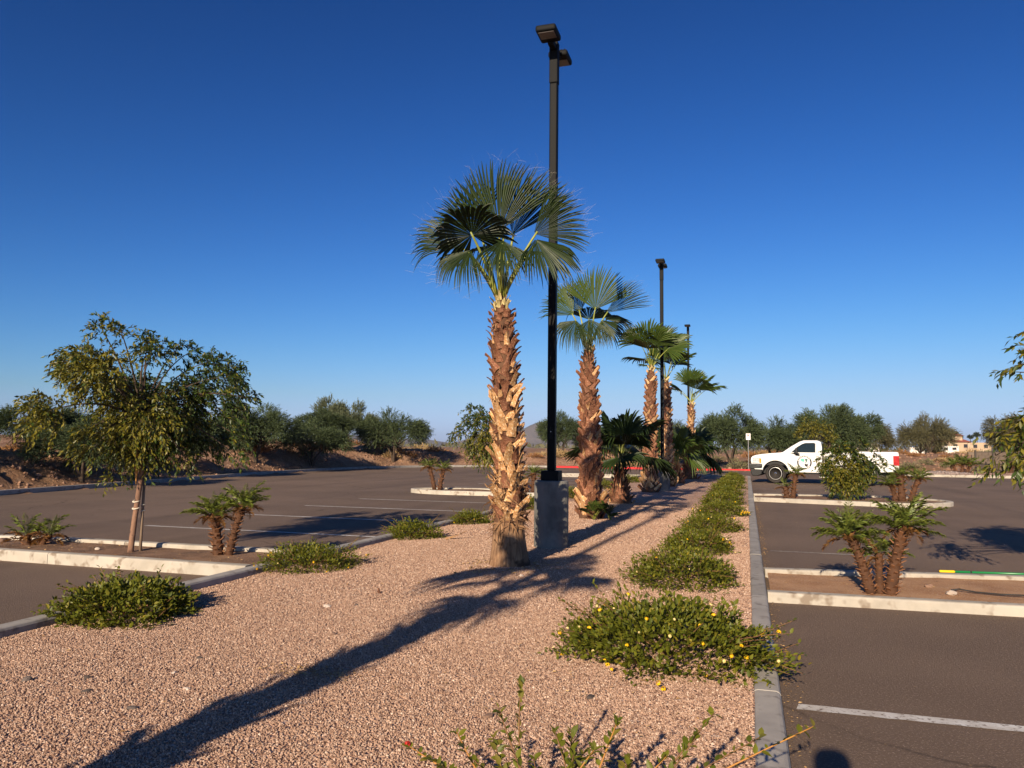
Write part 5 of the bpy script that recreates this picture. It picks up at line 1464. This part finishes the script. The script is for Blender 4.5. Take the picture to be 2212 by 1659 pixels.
    # wheels
    def wheel(x, s):
        y = s * .86
        t = MB(); hw = .125
        t.lathe([(.25, -hw * .9), (.33, -hw), (.375, -hw * .92), (.398, -hw * .7), (RW, -hw * .4), (RW, hw * .4), (.398, hw * .7), (.375, hw * .92), (.33, hw), (.25, hw * .9)], 36, axis='y')
        t.lathe([(.382, -hw * .97), (.362, -hw * 1.03), (.362, -hw * .9), (.382, -hw * .9)], 36, axis='y')
        w = obj('wheel', mesh_py('tyre', t.V, t.F, True), 'tyre', root, loc=(x, y, RW))
        f = -hw * .86 if s < 0 else hw * .86
        r_ = MB(); k = 1 if s > 0 else -1
        r_.lathe([(.252, f - k * .06), (.252, f + k * .018), (.238, f + k * .022), (.222, f - k * .02), (.15, f - k * .006), (.10, f + k * .004), (.085, f - k * .03), (.02, f - k * .03)], 32, axis='y')
        rm = r_.build('rim', 'wheel_metal', w, smooth=False)
        for i in range(8):
            a = 2 * PI * i / 8 + .2; q = MB()
            ca, sa = math.cos(a), math.sin(a); pts = []
            for (tx, ty) in ((-.022, .180), (.022, .180), (.028, .207), (-.028, .207)): pts.append((tx * -sa + ty * ca, f + k * .004, tx * ca + ty * sa))
            pb = [(p[0], f - k * .03, p[2]) for p in pts]
            q.add(pts + pb, [(0, 1, 2, 3), (7, 6, 5, 4), (0, 4, 5, 1), (1, 5, 6, 2), (2, 6, 7, 3), (3, 7, 4, 0)])
            q.build('rim_slot', 'truck_dark', rm)
            MB().lathe([(.009, f + k * .0), (.009, f + k * .014)], 8, axis='y', c=(.118 * math.cos(a + .39), 0, .118 * math.sin(a + .39))).build('wheel_nut', 'truck_dark', rm)
        MB().lathe([(.052, f - k * .03), (.050, f + k * .03), (.035, f + k * .036)], 18, axis='y').build('hub_cap', 'chrome', rm)
        MB().lathe([(.030, f + k * .034), (.028, f + k * .040)], 14, axis='y').build('hub_badge', 'truck_dark', rm)
    for x in (XF, XR):
        for s in (-1, 1): wheel(x, s)
    # seat back seen through the door glass
    MB().box(2.40, 2.58, -.70, .70, 1.0, 1.50).build('seat_back', 'seat', root)
truck()

# ================================================================ SIGN, GATE, SMALL THINGS
sg = thing('no_parking_sign', 'small white no parking sign on a thin post beyond the truck nose', 'sign', (0.10, 57.4, .15))
MB().lathe([(.03, -.2), (.03, 2.5)], 8).build('post', 'galvanised', sg)
pl = MB().box(-.155, .155, -.045, -.035, 2.05, 2.50).build('panel', 'sign_white', sg); bevel(pl, .03, 3, 80)
n = 28
def ringm(cx, cz, ro, ri, y): 
    a = [2 * PI * i / n for i in range(n)]
    return MB().add([(cx + ro * math.cos(t), y, cz + ro * math.sin(t)) for t in a] + [(cx + ri * math.cos(t), y, cz + ri * math.sin(t)) for t in a], [(i, (i + 1) % n, (i + 1) % n + n, i + n) for i in range(n)])
ringm(0, 2.35, .115, .100, -.0475).build('prohibition_ring', 'red_print', pl)
MB().add([(-.085, -.0478, 2.435), (-.070, -.0478, 2.448), (.085, -.0478, 2.265), (.070, -.0478, 2.252)], [(0, 1, 2, 3)]).build('prohibition_bar', 'red_print', pl)
MB().add([(-.05, -.0472, 2.28), (-.02, -.0472, 2.28), (-.02, -.0472, 2.33), (.03, -.0472, 2.34), (.05, -.0472, 2.37), (.03, -.0472, 2.42), (-.05, -.0472, 2.42)], [tuple(range(7))]).build('letter_p', 'black_print', pl)

gt = thing('enclosure_gate', 'dark barred gate and wall enclosure behind the right gravel apron', 'gate', (14.4, 57.6, .0), 0)
zt = float(terrain(np.array(14.4), np.array(57.6)))
for x in (0, 1.02, 2.02, 3.3, 4.6): bevel(MB().box(x - .05, x + .05, -.05, .05, 0, zt + 1.52).build('post', 'gate_dark', gt), .008)
for (a, b) in ((.06, .96), (1.08, 1.96), (2.08, 3.24), (3.36, 4.54)):
    f_ = MB().box(a, b, -.02, .02, zt + 1.38, zt + 1.43).build('rail', 'gate_dark', gt)
    MB().box(a, b, -.02, .02, zt + .16, zt + .21).build('rail', 'gate_dark', gt)
    k = int((b - a) / .055)
    for i in range(k):
        x = a + (b - a) * (i + .5) / k; MB().box(x - .009, x + .009, -.008, .008, zt + .215, zt + 1.375).build('bar', 'gate_dark', f_)
blk = MB().box(-.193, .193, -.09, .09, 0, .192).build('block', 'block_wall', gt)
bm_ = blk.data; first = True
for r_ in range(7):
    for i in range(11):
        o = blk if first else bpy.data.objects.new('block', bm_)
        if not first: COL.objects.link(o); o.parent = gt
        first = False
        o.location = (.3 + i * .4 + (.2 if r_ % 2 else 0), 2.2, zt + .0 + r_ * .2)
date_palm('feather palm clump left of the dark gate on the gravel apron', 13.1, 56.2, float(terrain(np.array(13.1), np.array(56.2))) + .05, [(-.2, 0, -.15, 0, .5, .12), (.15, 0, .1, 0, .65, .13), (.45, .1, .25, 0, .5, .11)], 21, 1.15, 22, .1, far=True)
date_palm('feather palm in front of the dark gate', 15.9, 55.9, float(terrain(np.array(15.9), np.array(55.9))) + .05, [(0, 0, .1, 0, .6, .12), (.3, .1, .25, 0, .5, .11)], 22, 1.05, 20, .1, far=True)

tb = thing('extension_pole', 'green pole with a yellow end lying beside the near right island', 'pole', (2.24, 10.72, .022), math.atan2(.13, .92))
MB().lathe([(.012, 0), (.0155, .01), (.0165, .16), (.015, .175)], 14, axis='x').build('grip', 'yellow_grip', tb, smooth=True)
MB().lathe([(.0135, .176), (.0135, 2.1)], 12, axis='x').build('tube', 'green_tube', tb, smooth=True)
MB().lathe([(.014, .35), (.0142, .352), (.0142, .365), (.014, .367)], 12, axis='x').build('collar', 'hose', tb)
hz = [(1.98, 8.98), (2.06, 9.02), (2.2, 8.98), (2.4, 8.90), (2.6, 8.86), (2.9, 8.92), (3.4, 8.95), (3.75, 9.1)]
tag(MB().tube([(x, y, .075 + .008 * math.sin(i * 2)) for i, (x, y) in enumerate(hz)], [.008] * len(hz), 6).build('drip_hose', 'hose', smooth=True), 'thin black drip irrigation hose on the right island soil', 'hose')

def stone_mesh(seed, mt):
    rs = np.random.RandomState(seed)
    import bmesh
    bm = bmesh.new(); bmesh.ops.create_icosphere(bm, subdivisions=2, radius=1)
    q = rs.normal(0, 1, (4, 3)); ph = rs.uniform(0, 6, 4)
    for v in bm.verts:
        c = np.array(v.co); k = 1 + sum(.13 * math.sin(q[i] @ c * 1.7 + ph[i]) for i in range(4)); v.co = Vector(c * k)
    me = bpy.data.meshes.new('stone'); bm.to_mesh(me); bm.free(); me.materials.append(MT[mt]); return me
STN = {k: [stone_mesh(i + 3 * j, k) for i in range(3)] for j, k in enumerate(('rock', 'dark_rock', 'pale_rock'))}
def stone(label, x, y, z, s, k='rock', fl=.55, rz=0, i=0):
    o = obj('stone', STN[k][i % 3], None, None, loc=(x, y, z + s * fl * .4), rot=(0.1, .1, rz), scale=(s, s * .75, s * fl)); tag(o, label, 'stone', 'loose stones'); return o
stone('flat tan stone under the end of the drip hose', 1.95, 8.86, .055, .055, 'pale_rock', .5, .4)
stone('reddish stone behind the drip hose in the right island', 1.82, 9.22, .05, .05, 'rock', .6, 1.0, 1)
stone('pale rock pair, the larger, behind the stemless palm', -9.32, 8.44, .08, .13, 'rock', .55, .4, 2)
stone('pale rock pair, the smaller, left of the stemless palm', -9.95, 8.32, .08, .08, 'rock', .6, 1.4, 0)
stone('small pale stone just left of the staked trunk', -8.18, 8.22, .085, .035, 'pale_rock', .5, .2, 1)
rs = np.random.RandomState(91)
for i, (dx, dy, k) in enumerate([(-3.35, 4.0, 'pale_rock'), (-3.75, 3.75, 'dark_rock'), (-3.55, 3.55, 'dark_rock'), (-3.1, 3.4, 'dark_rock'), (-4.05, 3.6, 'dark_rock'), (-3.5, 6.05, 'pale_rock'), (-3.3, 6.2, 'dark_rock'), (-2.95, 5.2, 'rock'), (-3.05, 3.75, 'pale_rock'), (-1.3, 3.9, 'rock'), (-1.45, 6.5, 'dark_rock'), (-2.15, 6.0, 'rock'), (-.85, 4.35, 'dark_rock'), (-3.2, 9.9, 'dark_rock'), (-3.45, 4.35, 'dark_rock'), (-2.35, 8.1, 'pale_rock')]):
    stone('%s stone lying loose among the finer gravel' % {'pale_rock': 'whitish', 'dark_rock': 'dark grey', 'rock': 'reddish brown'}[k], dx, dy, G(dx, dy), rs.uniform(.018, .034), k, .5, rs.uniform(0, 6), i)

# fallen palm leaf base and shed litter
fb = obj('fallen_boot', BOOT['wild']['boot_tan'][2], None, None, loc=(-4.35, 10.9, G(-4.35, 10.9) + .015), rot=(.15, .1, -1.2), scale=(.12, .34, .14)); tag(fb, 'fallen tan leaf base lying right of the third left shrub', 'leaf base')
fb = obj('fallen_boot', BOOT['wild']['boot_red'][1], None, None, loc=(-3.35, 6.75, G(-3.35, 6.75) + .01), rot=(.2, .2, .8), scale=(.05, .07, .06)); tag(fb, 'small reddish leaf scrap on the open gravel', 'leaf base')

def litter(name, label, pts, s0, s1, mt, seed, z=.006):
    rs = np.random.RandomState(seed); P = np.array(pts); n = len(P)
    P = np.concatenate([P, np.full((n, 1), z)], 1) if P.shape[1] == 2 else P
    P[:, 2] += rs.uniform(0, .006, n)
    a = rs.uniform(0, 6.28, n); D = np.stack([np.cos(a), np.sin(a), rs.normal(0, .12, n)], -1)
    o = obj(name, leafmesh(name, LEAF4, P, D, norm(np.array([0, 0, 1.0]) + rs.normal(0, .35, (n, 3))), rs.uniform(s0, s1, n)), mt)
    tag(o, label, 'leaf litter', kind='stuff')
rs = np.random.RandomState(95)
n = 900; y = rs.uniform(2.6, 22, n); x = .175 + np.abs(rs.normal(0, .055, n)) + rs.rand(n) * .02
litter('leaf_litter', 'dry leaf scraps gathered along the right kerb', np.stack([x, y], -1), .010, .030, 'litter', 1)
n = 420; pts = np.stack([rs.uniform(.3, 6, n), rs.uniform(3.5, 22, n)], -1); litter('leaf_litter', 'pale specks of grit scattered on the right asphalt', pts, .006, .018, 'litter', 2)
n = 300; pts = np.stack([rs.uniform(-10.2, -5.5, n), rs.uniform(7.7, 8.6, n), np.full(n, .095)], -1); litter('leaf_litter', 'dry leaf scraps on the left island soil', pts, .012, .035, 'litter', 3)
n = 300; pts = np.stack([rs.uniform(.3, 4.5, n), rs.uniform(8.35, 9.6, n), np.full(n, .062)], -1); litter('leaf_litter', 'dry leaf scraps on the right island soil', pts, .012, .03, 'litter', 4)
n = 260; a = rs.uniform(0, 6.28, n); r_ = .30 + np.abs(rs.normal(0, .25, n)); pts = np.stack([-2.75 + r_ * np.cos(a), 8.75 + r_ * np.sin(a)], -1)
litter('leaf_litter', 'shed palm fibre round the nearest trunk', np.concatenate([pts, (gz(pts[:, 0], pts[:, 1]) + .012)[:, None]], 1), .02, .07, 'litter', 5)
n = 420; pts = np.stack([-.55 + rs.normal(0, .55, n), 5.1 + rs.normal(0, .6, n)], -1); pts = pts[(pts[:, 0] < -.03)]
litter('leaf_litter', 'brown leaf scraps on the gravel under the nearest right shrub', np.concatenate([pts, (gz(pts[:, 0], pts[:, 1]) + .014)[:, None]], 1), .012, .03, 'litter', 6)

n = 240; pts = np.stack([-2.55 + rs.normal(0, .16, n), 4.30 + rs.normal(0, .07, n)], -1)
litter('leaf_litter', 'patch of rusty plant debris on the gravel by the long shadow', np.concatenate([pts, (gz(pts[:, 0], pts[:, 1]) + .012)[:, None]], 1), .012, .035, 'litter', 7)
n = 260; pts = np.stack([rs.uniform(-5, -.1, n), rs.uniform(2.6, 14, n)], -1)
litter('leaf_litter', 'dead leaves and fibre scraps scattered over the gravel', np.concatenate([pts, (gz(pts[:, 0], pts[:, 1]) + .012)[:, None]], 1), .012, .045, 'litter', 8)

# rubble on the bank and river stones beside the apron
def rubble(name, label, pts, s0, s1, mt, seed):
    rs = np.random.RandomState(seed); P = np.array(pts); n = len(P); t = (1 + 5 ** .5) / 2
    import bmesh
    bm = bmesh.new(); bmesh.ops.create_icosphere(bm, subdivisions=1, radius=1); bm.verts.ensure_lookup_table()
    tv = np.array([v.co[:] for v in bm.verts]); tf = np.array([[v.index for v in f.verts] for f in bm.faces]); bm.free()
    s = rs.uniform(s0, s1, n) * rs.uniform(.5, 1, n)
    X, Y, Z = frames(rnd_unit(rs, n), rnd_unit(rs, n))
    V = P[:, None, :] + s[:, None, None] * (tv[None, :, 0:1] * X[:, None] * rs.uniform(.7, 1.3, (n, 1, 1)) + tv[None, :, 1:2] * Y[:, None] * rs.uniform(.6, 1.2, (n, 1, 1)) + tv[None, :, 2:3] * Z[:, None] * rs.uniform(.4, .9, (n, 1, 1)))
    V = V + rs.normal(0, .12, V.shape) * s[:, None, None]
    F = tf[None] + (np.arange(n) * len(tv))[:, None, None]
    o = obj(name, mesh_np(name, V.reshape(-1, 3), F.reshape(-1, 3)), mt); tag(o, label, 'rubble', kind='stuff')
rs = np.random.RandomState(96)
pts = []
while len(pts) < 5200:
    x, y = rs.uniform(-31, -16), rs.uniform(8, 60); d = float(sdist(np.array(x), np.array(y)))
    if .4 < d < 6.5: pts.append((x, y))
pts = np.array(pts); rubble('rubble', 'clods and stones strewn over the dirt bank', np.concatenate([pts, terrain(pts[:, 0], pts[:, 1])[:, None]], 1), .03, .105, 'clod', 1)
pts = np.stack([rs.uniform(-14, 38, 2600), rs.uniform(57.5, 84, 2600)], -1); pts = pts[sdist(pts[:, 0], pts[:, 1]) > .8]
rubble('rubble', 'stones strewn over the open desert ground', np.concatenate([pts, terrain(pts[:, 0], pts[:, 1])[:, None]], 1), .05, .24, 'clod', 2)
pts = np.stack([rs.uniform(7.6, 13.0, 1300), rs.uniform(53.0, 56.5, 1300)], -1); pts = pts[(pts[:, 1] < 57.3 - .28 * (pts[:, 0] - 7))]
rubble('river_stones', 'bed of grey river stones behind the truck tail', np.concatenate([pts, terrain(pts[:, 0], pts[:, 1])[:, None] + .06], 1), .06, .14, 'river_stone', 3)

# ================================================================ FAR DISTANCE
def far_house(label, x, y, z, w, dpt, h, roofh, wall, roof=True, nwin=3, tower=False):
    r = thing('distant_house', label, 'house', (x, y, z))
    MB().box(-w / 2, w / 2, 0, dpt, -.5, h).build('wall', wall, r)
    if roof:
        e = .5
        MB().add([(-w / 2 - e, -e, h), (w / 2 + e, -e, h), (w / 2 + e, dpt + e, h), (-w / 2 - e, dpt + e, h), (-w / 2 + w * .22, dpt / 2, h + roofh), (w / 2 - w * .22, dpt / 2, h + roofh)], [(0, 1, 5, 4), (1, 2, 5), (2, 3, 4, 5), (3, 0, 4), (0, 3, 2, 1)]).build('roof', 'roof_red', r)
    for i in range(nwin):
        xx = -w / 2 + w * (i + .5) / nwin; f = MB().box(xx - .6, xx + .6, -.06, -.01, h * .40, h * .78).build('window', 'far_window', r)
        MB().box(xx - .75, xx + .75, -.16, -.061, h * .35, h * .40).build('sill', wall, f)
    if tower:
        t = MB().box(-w * .05, w * .28, dpt * .2, dpt * .8, h, h + roofh + .9).build('upper_storey', wall, r)
        MB().add([(-w * .09, dpt * .1, h + roofh + .9), (w * .32, dpt * .1, h + roofh + .9), (w * .32, dpt * .9, h + roofh + .9), (-w * .09, dpt * .9, h + roofh + .9), (w * .115, dpt * .5, h + roofh + 1.9)], [(0, 1, 4), (1, 2, 4), (2, 3, 4), (3, 0, 4), (0, 3, 2, 1)]).build('upper_roof', 'roof_red', t)
far_house('distant house with stepped red roof among palms', 69.0, 300, 1.8, 9.5, 9, 3.2, 1.4, 'stucco', tower=True)
far_house('flat-roofed pale house right of the red roofed one', 77.2, 302, 1.8, 6.5, 8, 3.1, 0, 'stucco', roof=False, nwin=2)
far_house('low white building in front of the red roofed house', 64.0, 285, 1.4, 5.0, 5, 2.1, 0, 'stucco_white', roof=False, nwin=2)
far_house('white building far beyond the truck bed', 43.5, 320, 1.8, 9, 7, 2.6, 0, 'stucco_white', roof=False, nwin=3)
far_house('small white shed left of the distant houses', 55.5, 292, 1.4, 4.5, 4, 1.6, 0, 'stucco_white', roof=False, nwin=1)
rs = np.random.RandomState(98)
def far_palm_form(seed):
    rs = np.random.RandomState(seed); n = 260; v = rnd_unit(rs, n); v[:, 2] = v[:, 2] * .55 + .15
    me = leafmesh('crown', LEAF4, v * rs.uniform(.2, .75, (n, 1)), norm(v + np.array([0, 0, -.35])), rnd_unit(rs, n), rs.uniform(.7, 1.3, n)); me.materials.append(MT['far_palm']); return me
FPC = [far_palm_form(i) for i in range(3)]
FPT = {}
FP = [(38.8, 7.7), (41.4, 6.4), (45.6, 6.4), (47.2, 5.6), (60.5, 5.9), (62.9, 8.2), (64.3, 7.4), (66.0, 6.0), (69.0, 7.7), (70.4, 6.6), (73.7, 6.7), (75.7, 7.4), (78.5, 7.4), (79.9, 8.1), (81.0, 6.6), (57.8, 7.6), (59.3, 6.4), (56.5, 8.0)]
for i, (x, z) in enumerate(FP):
    k = 520 / 300.; h = 1.48 + (z - 1.48) * k - .6
    r = thing('distant_palm', 'tiny fan palm on the far skyline near the distant houses', 'palm', (x * k, 520, .9), rs.uniform(0, 6), group='tiny palms on the far skyline')
    MB().tube([(0, 0, -1), (.1, 0, h * .5), (0, 0, h)], [.28, .2, .18], 6).build('trunk', 'bark_dark', r)
    o = obj('crown', FPC[i % 3], None, r, loc=(0, 0, h), scale=rs.uniform(1.2, 1.6)); o['kind'] = 'stuff'
# far scrub belt on the skyline
n = 7000; x = rs.uniform(-900, 700, n); y = rs.uniform(170, 900, n)
P = np.stack([x, y, np.full(n, .9) + rs.rand(n) * 1.1 * (1 + y / 1500)], -1); s = rs.uniform(.8, 2.4, n) * (1 + y / 700)
o = obj('far_scrub', leafmesh('far_scrub', LEAF4, P, rnd_unit(rs, n) + np.array([0, 0, .6]), rnd_unit(rs, n), s), 'mesquite_olive'); tag(o, 'far belt of low desert scrub along the horizon', 'scrub', kind='stuff')
# mountain ridge
xs = np.linspace(-2600, 1500, 240); pk = [(-1750, 60, 220), (-1330, 34, 180), (-940, 108, 130), (-775, 112, 130), (-620, 74, 130), (-420, 34, 160), (200, 18, 260), (900, 26, 220)]
hz_ = np.max([b * np.exp(-((xs - a) / c) ** 2) for a, b, c in pk], 0) + 4 * noise2(xs, xs * 0, 4, 4, .02)
V = []; rows = 8
for j in range(rows):
    t = j / (rows - 1)
    V.append(np.stack([xs, 3000 + 420 * (t - .5) * 2 + 25 * noise2(xs, xs * 0 + j * 40, 6, 3, .02), np.maximum(0, hz_) * (1 - abs(2 * t - 1) ** 1.3) * (1 + .10 * noise2(xs, xs * 0 + j * 9., 7, 3, .03)) - 6 * abs(2 * t - 1)], -1))
V = np.concatenate(V); nx_ = len(xs); id_ = np.arange(nx_ * rows).reshape(rows, nx_)
F = np.stack([id_[:-1, :-1], id_[:-1, 1:], id_[1:, 1:], id_[1:, :-1]], -1).reshape(-1, 4)
tag(obj('mountains', mesh_np('mountains', V, F), 'mountain'), kind='structure')

# ================================================================ THE PHOTOGRAPHER (stands just behind the lens; the head's shadow falls into the picture)
def skin(name, verts, edges, radii, mt, parent, root_i=0, sub=2):
    me = bpy.data.meshes.new(name); me.from_pydata(verts, edges, []); me.update(); o = obj(name, me, mt, parent)
    sm = o.modifiers.new('skin', 'SKIN')
    for i, r in enumerate(radii):
        me.skin_vertices[0].data[i].radius = (r, r) if not isinstance(r, tuple) else r
        me.skin_vertices[0].data[i].use_root = (i == root_i)
    ss = o.modifiers.new('sub', 'SUBSURF'); ss.levels = sub; ss.render_levels = sub
    return o
pr = thing('person', 'photographer in dark shirt behind the viewpoint, casting the round head shadow', 'person', (0.125, -.26, 0), R(17))
pv = [(0, 0, .95), (0, 0, 1.15), (0, -.01, 1.34), (0, .0, 1.47), (0, .02, 1.55), (0, .03, 1.64), (0, .02, 1.74),
      (.17, 0, 1.40), (.24, .05, 1.14), (.10, .27, 1.28), (-.17, 0, 1.40), (-.26, .05, 1.14), (-.20, .27, 1.28),
      (.10, 0, .88), (.11, .02, .48), (.11, -.02, .09), (.12, .12, .04), (-.10, 0, .88), (-.11, .02, .48), (-.11, -.02, .09), (-.12, .12, .04)]
pe = [(0, 1), (1, 2), (2, 3), (3, 4), (4, 5), (5, 6), (2, 7), (7, 8), (8, 9), (2, 10), (10, 11), (11, 12), (0, 13), (13, 14), (14, 15), (15, 16), (0, 17), (17, 18), (18, 19), (19, 20)]
prad_ = [(.15, .11), (.14, .10), (.15, .10), .06, .07, .088, .075, .065, .045, .032, .065, .045, .032, .085, .058, .042, .04, .085, .058, .042, .04]
skin('body', pv, pe, prad_, 'skin', pr)
skin('shirt', [pv[0], pv[1], pv[2], (0, 0, 1.42), pv[7], (.22, .03, 1.22), pv[10], (-.23, .03, 1.22)], [(0, 1), (1, 2), (2, 3), (2, 4), (4, 5), (2, 6), (6, 7)], [(.175, .13), (.16, .12), (.17, .12), .07, .085, .062, .085, .062], 'shirt', pr)
skin('trousers', [pv[0], pv[13], pv[14], (.11, -.01, .16), pv[17], pv[18], (-.11, -.01, .16)], [(0, 1), (1, 2), (2, 3), (0, 4), (4, 5), (5, 6)], [(.17, .13), .105, .078, .065, .105, .078, .065], 'trousers', pr)
skin('hair', [(0, .01, 1.60), (0, -.005, 1.70), (0, .01, 1.77)], [(0, 1), (1, 2)], [.085, .10, .075], 'hair', pr)
for s in (-1, 1):
    hx = -.05 + s * .07
    for f_ in range(4): skin('finger', [(hx - s * .0, .27, 1.29 + .018 * f_), (hx + s * .02, .31, 1.31 + .018 * f_), (hx - s * .01, .335, 1.315 + .018 * f_)], [(0, 1), (1, 2)], [.009, .008, .007], 'skin', pr, 0, 1)
    skin('thumb', [(hx, .26, 1.27), (hx + s * .015, .29, 1.28), (hx, .32, 1.30)], [(0, 1), (1, 2)], [.010, .009, .008], 'skin', pr, 0, 1)
ph = MB().box(-.075, .075, -.004, .004, -.037, .037).build('phone', 'fixture', None)
bevel(ph, .003, 2); tag(ph, 'phone held up by the photographer at the viewpoint', 'phone')
ph.matrix_world = camo.matrix_world @ Matrix.Translation((.03, -.015, .012))

# ================================================================ AIR
hzb = MB().box(-7000, 7000, -6500, 7000, -8, 128).build('haze', None)
hm = bpy.data.materials.new('haze'); hm.use_nodes = True
hn = hm.node_tree; hn.nodes.clear()
pvn = hn.nodes.new('ShaderNodeVolumePrincipled'); pvn.inputs['Color'].default_value = (0.52, 0.72, 0.98, 1); pvn.inputs['Density'].default_value = 0.00008
mo = hn.nodes.new('ShaderNodeOutputMaterial'); hn.links.new(pvn.outputs[0], mo.inputs['Volume'])
hzb.data.materials.append(hm); tag(hzb, 'thin bluish desert haze in front of the mountains', 'haze', kind='stuff')
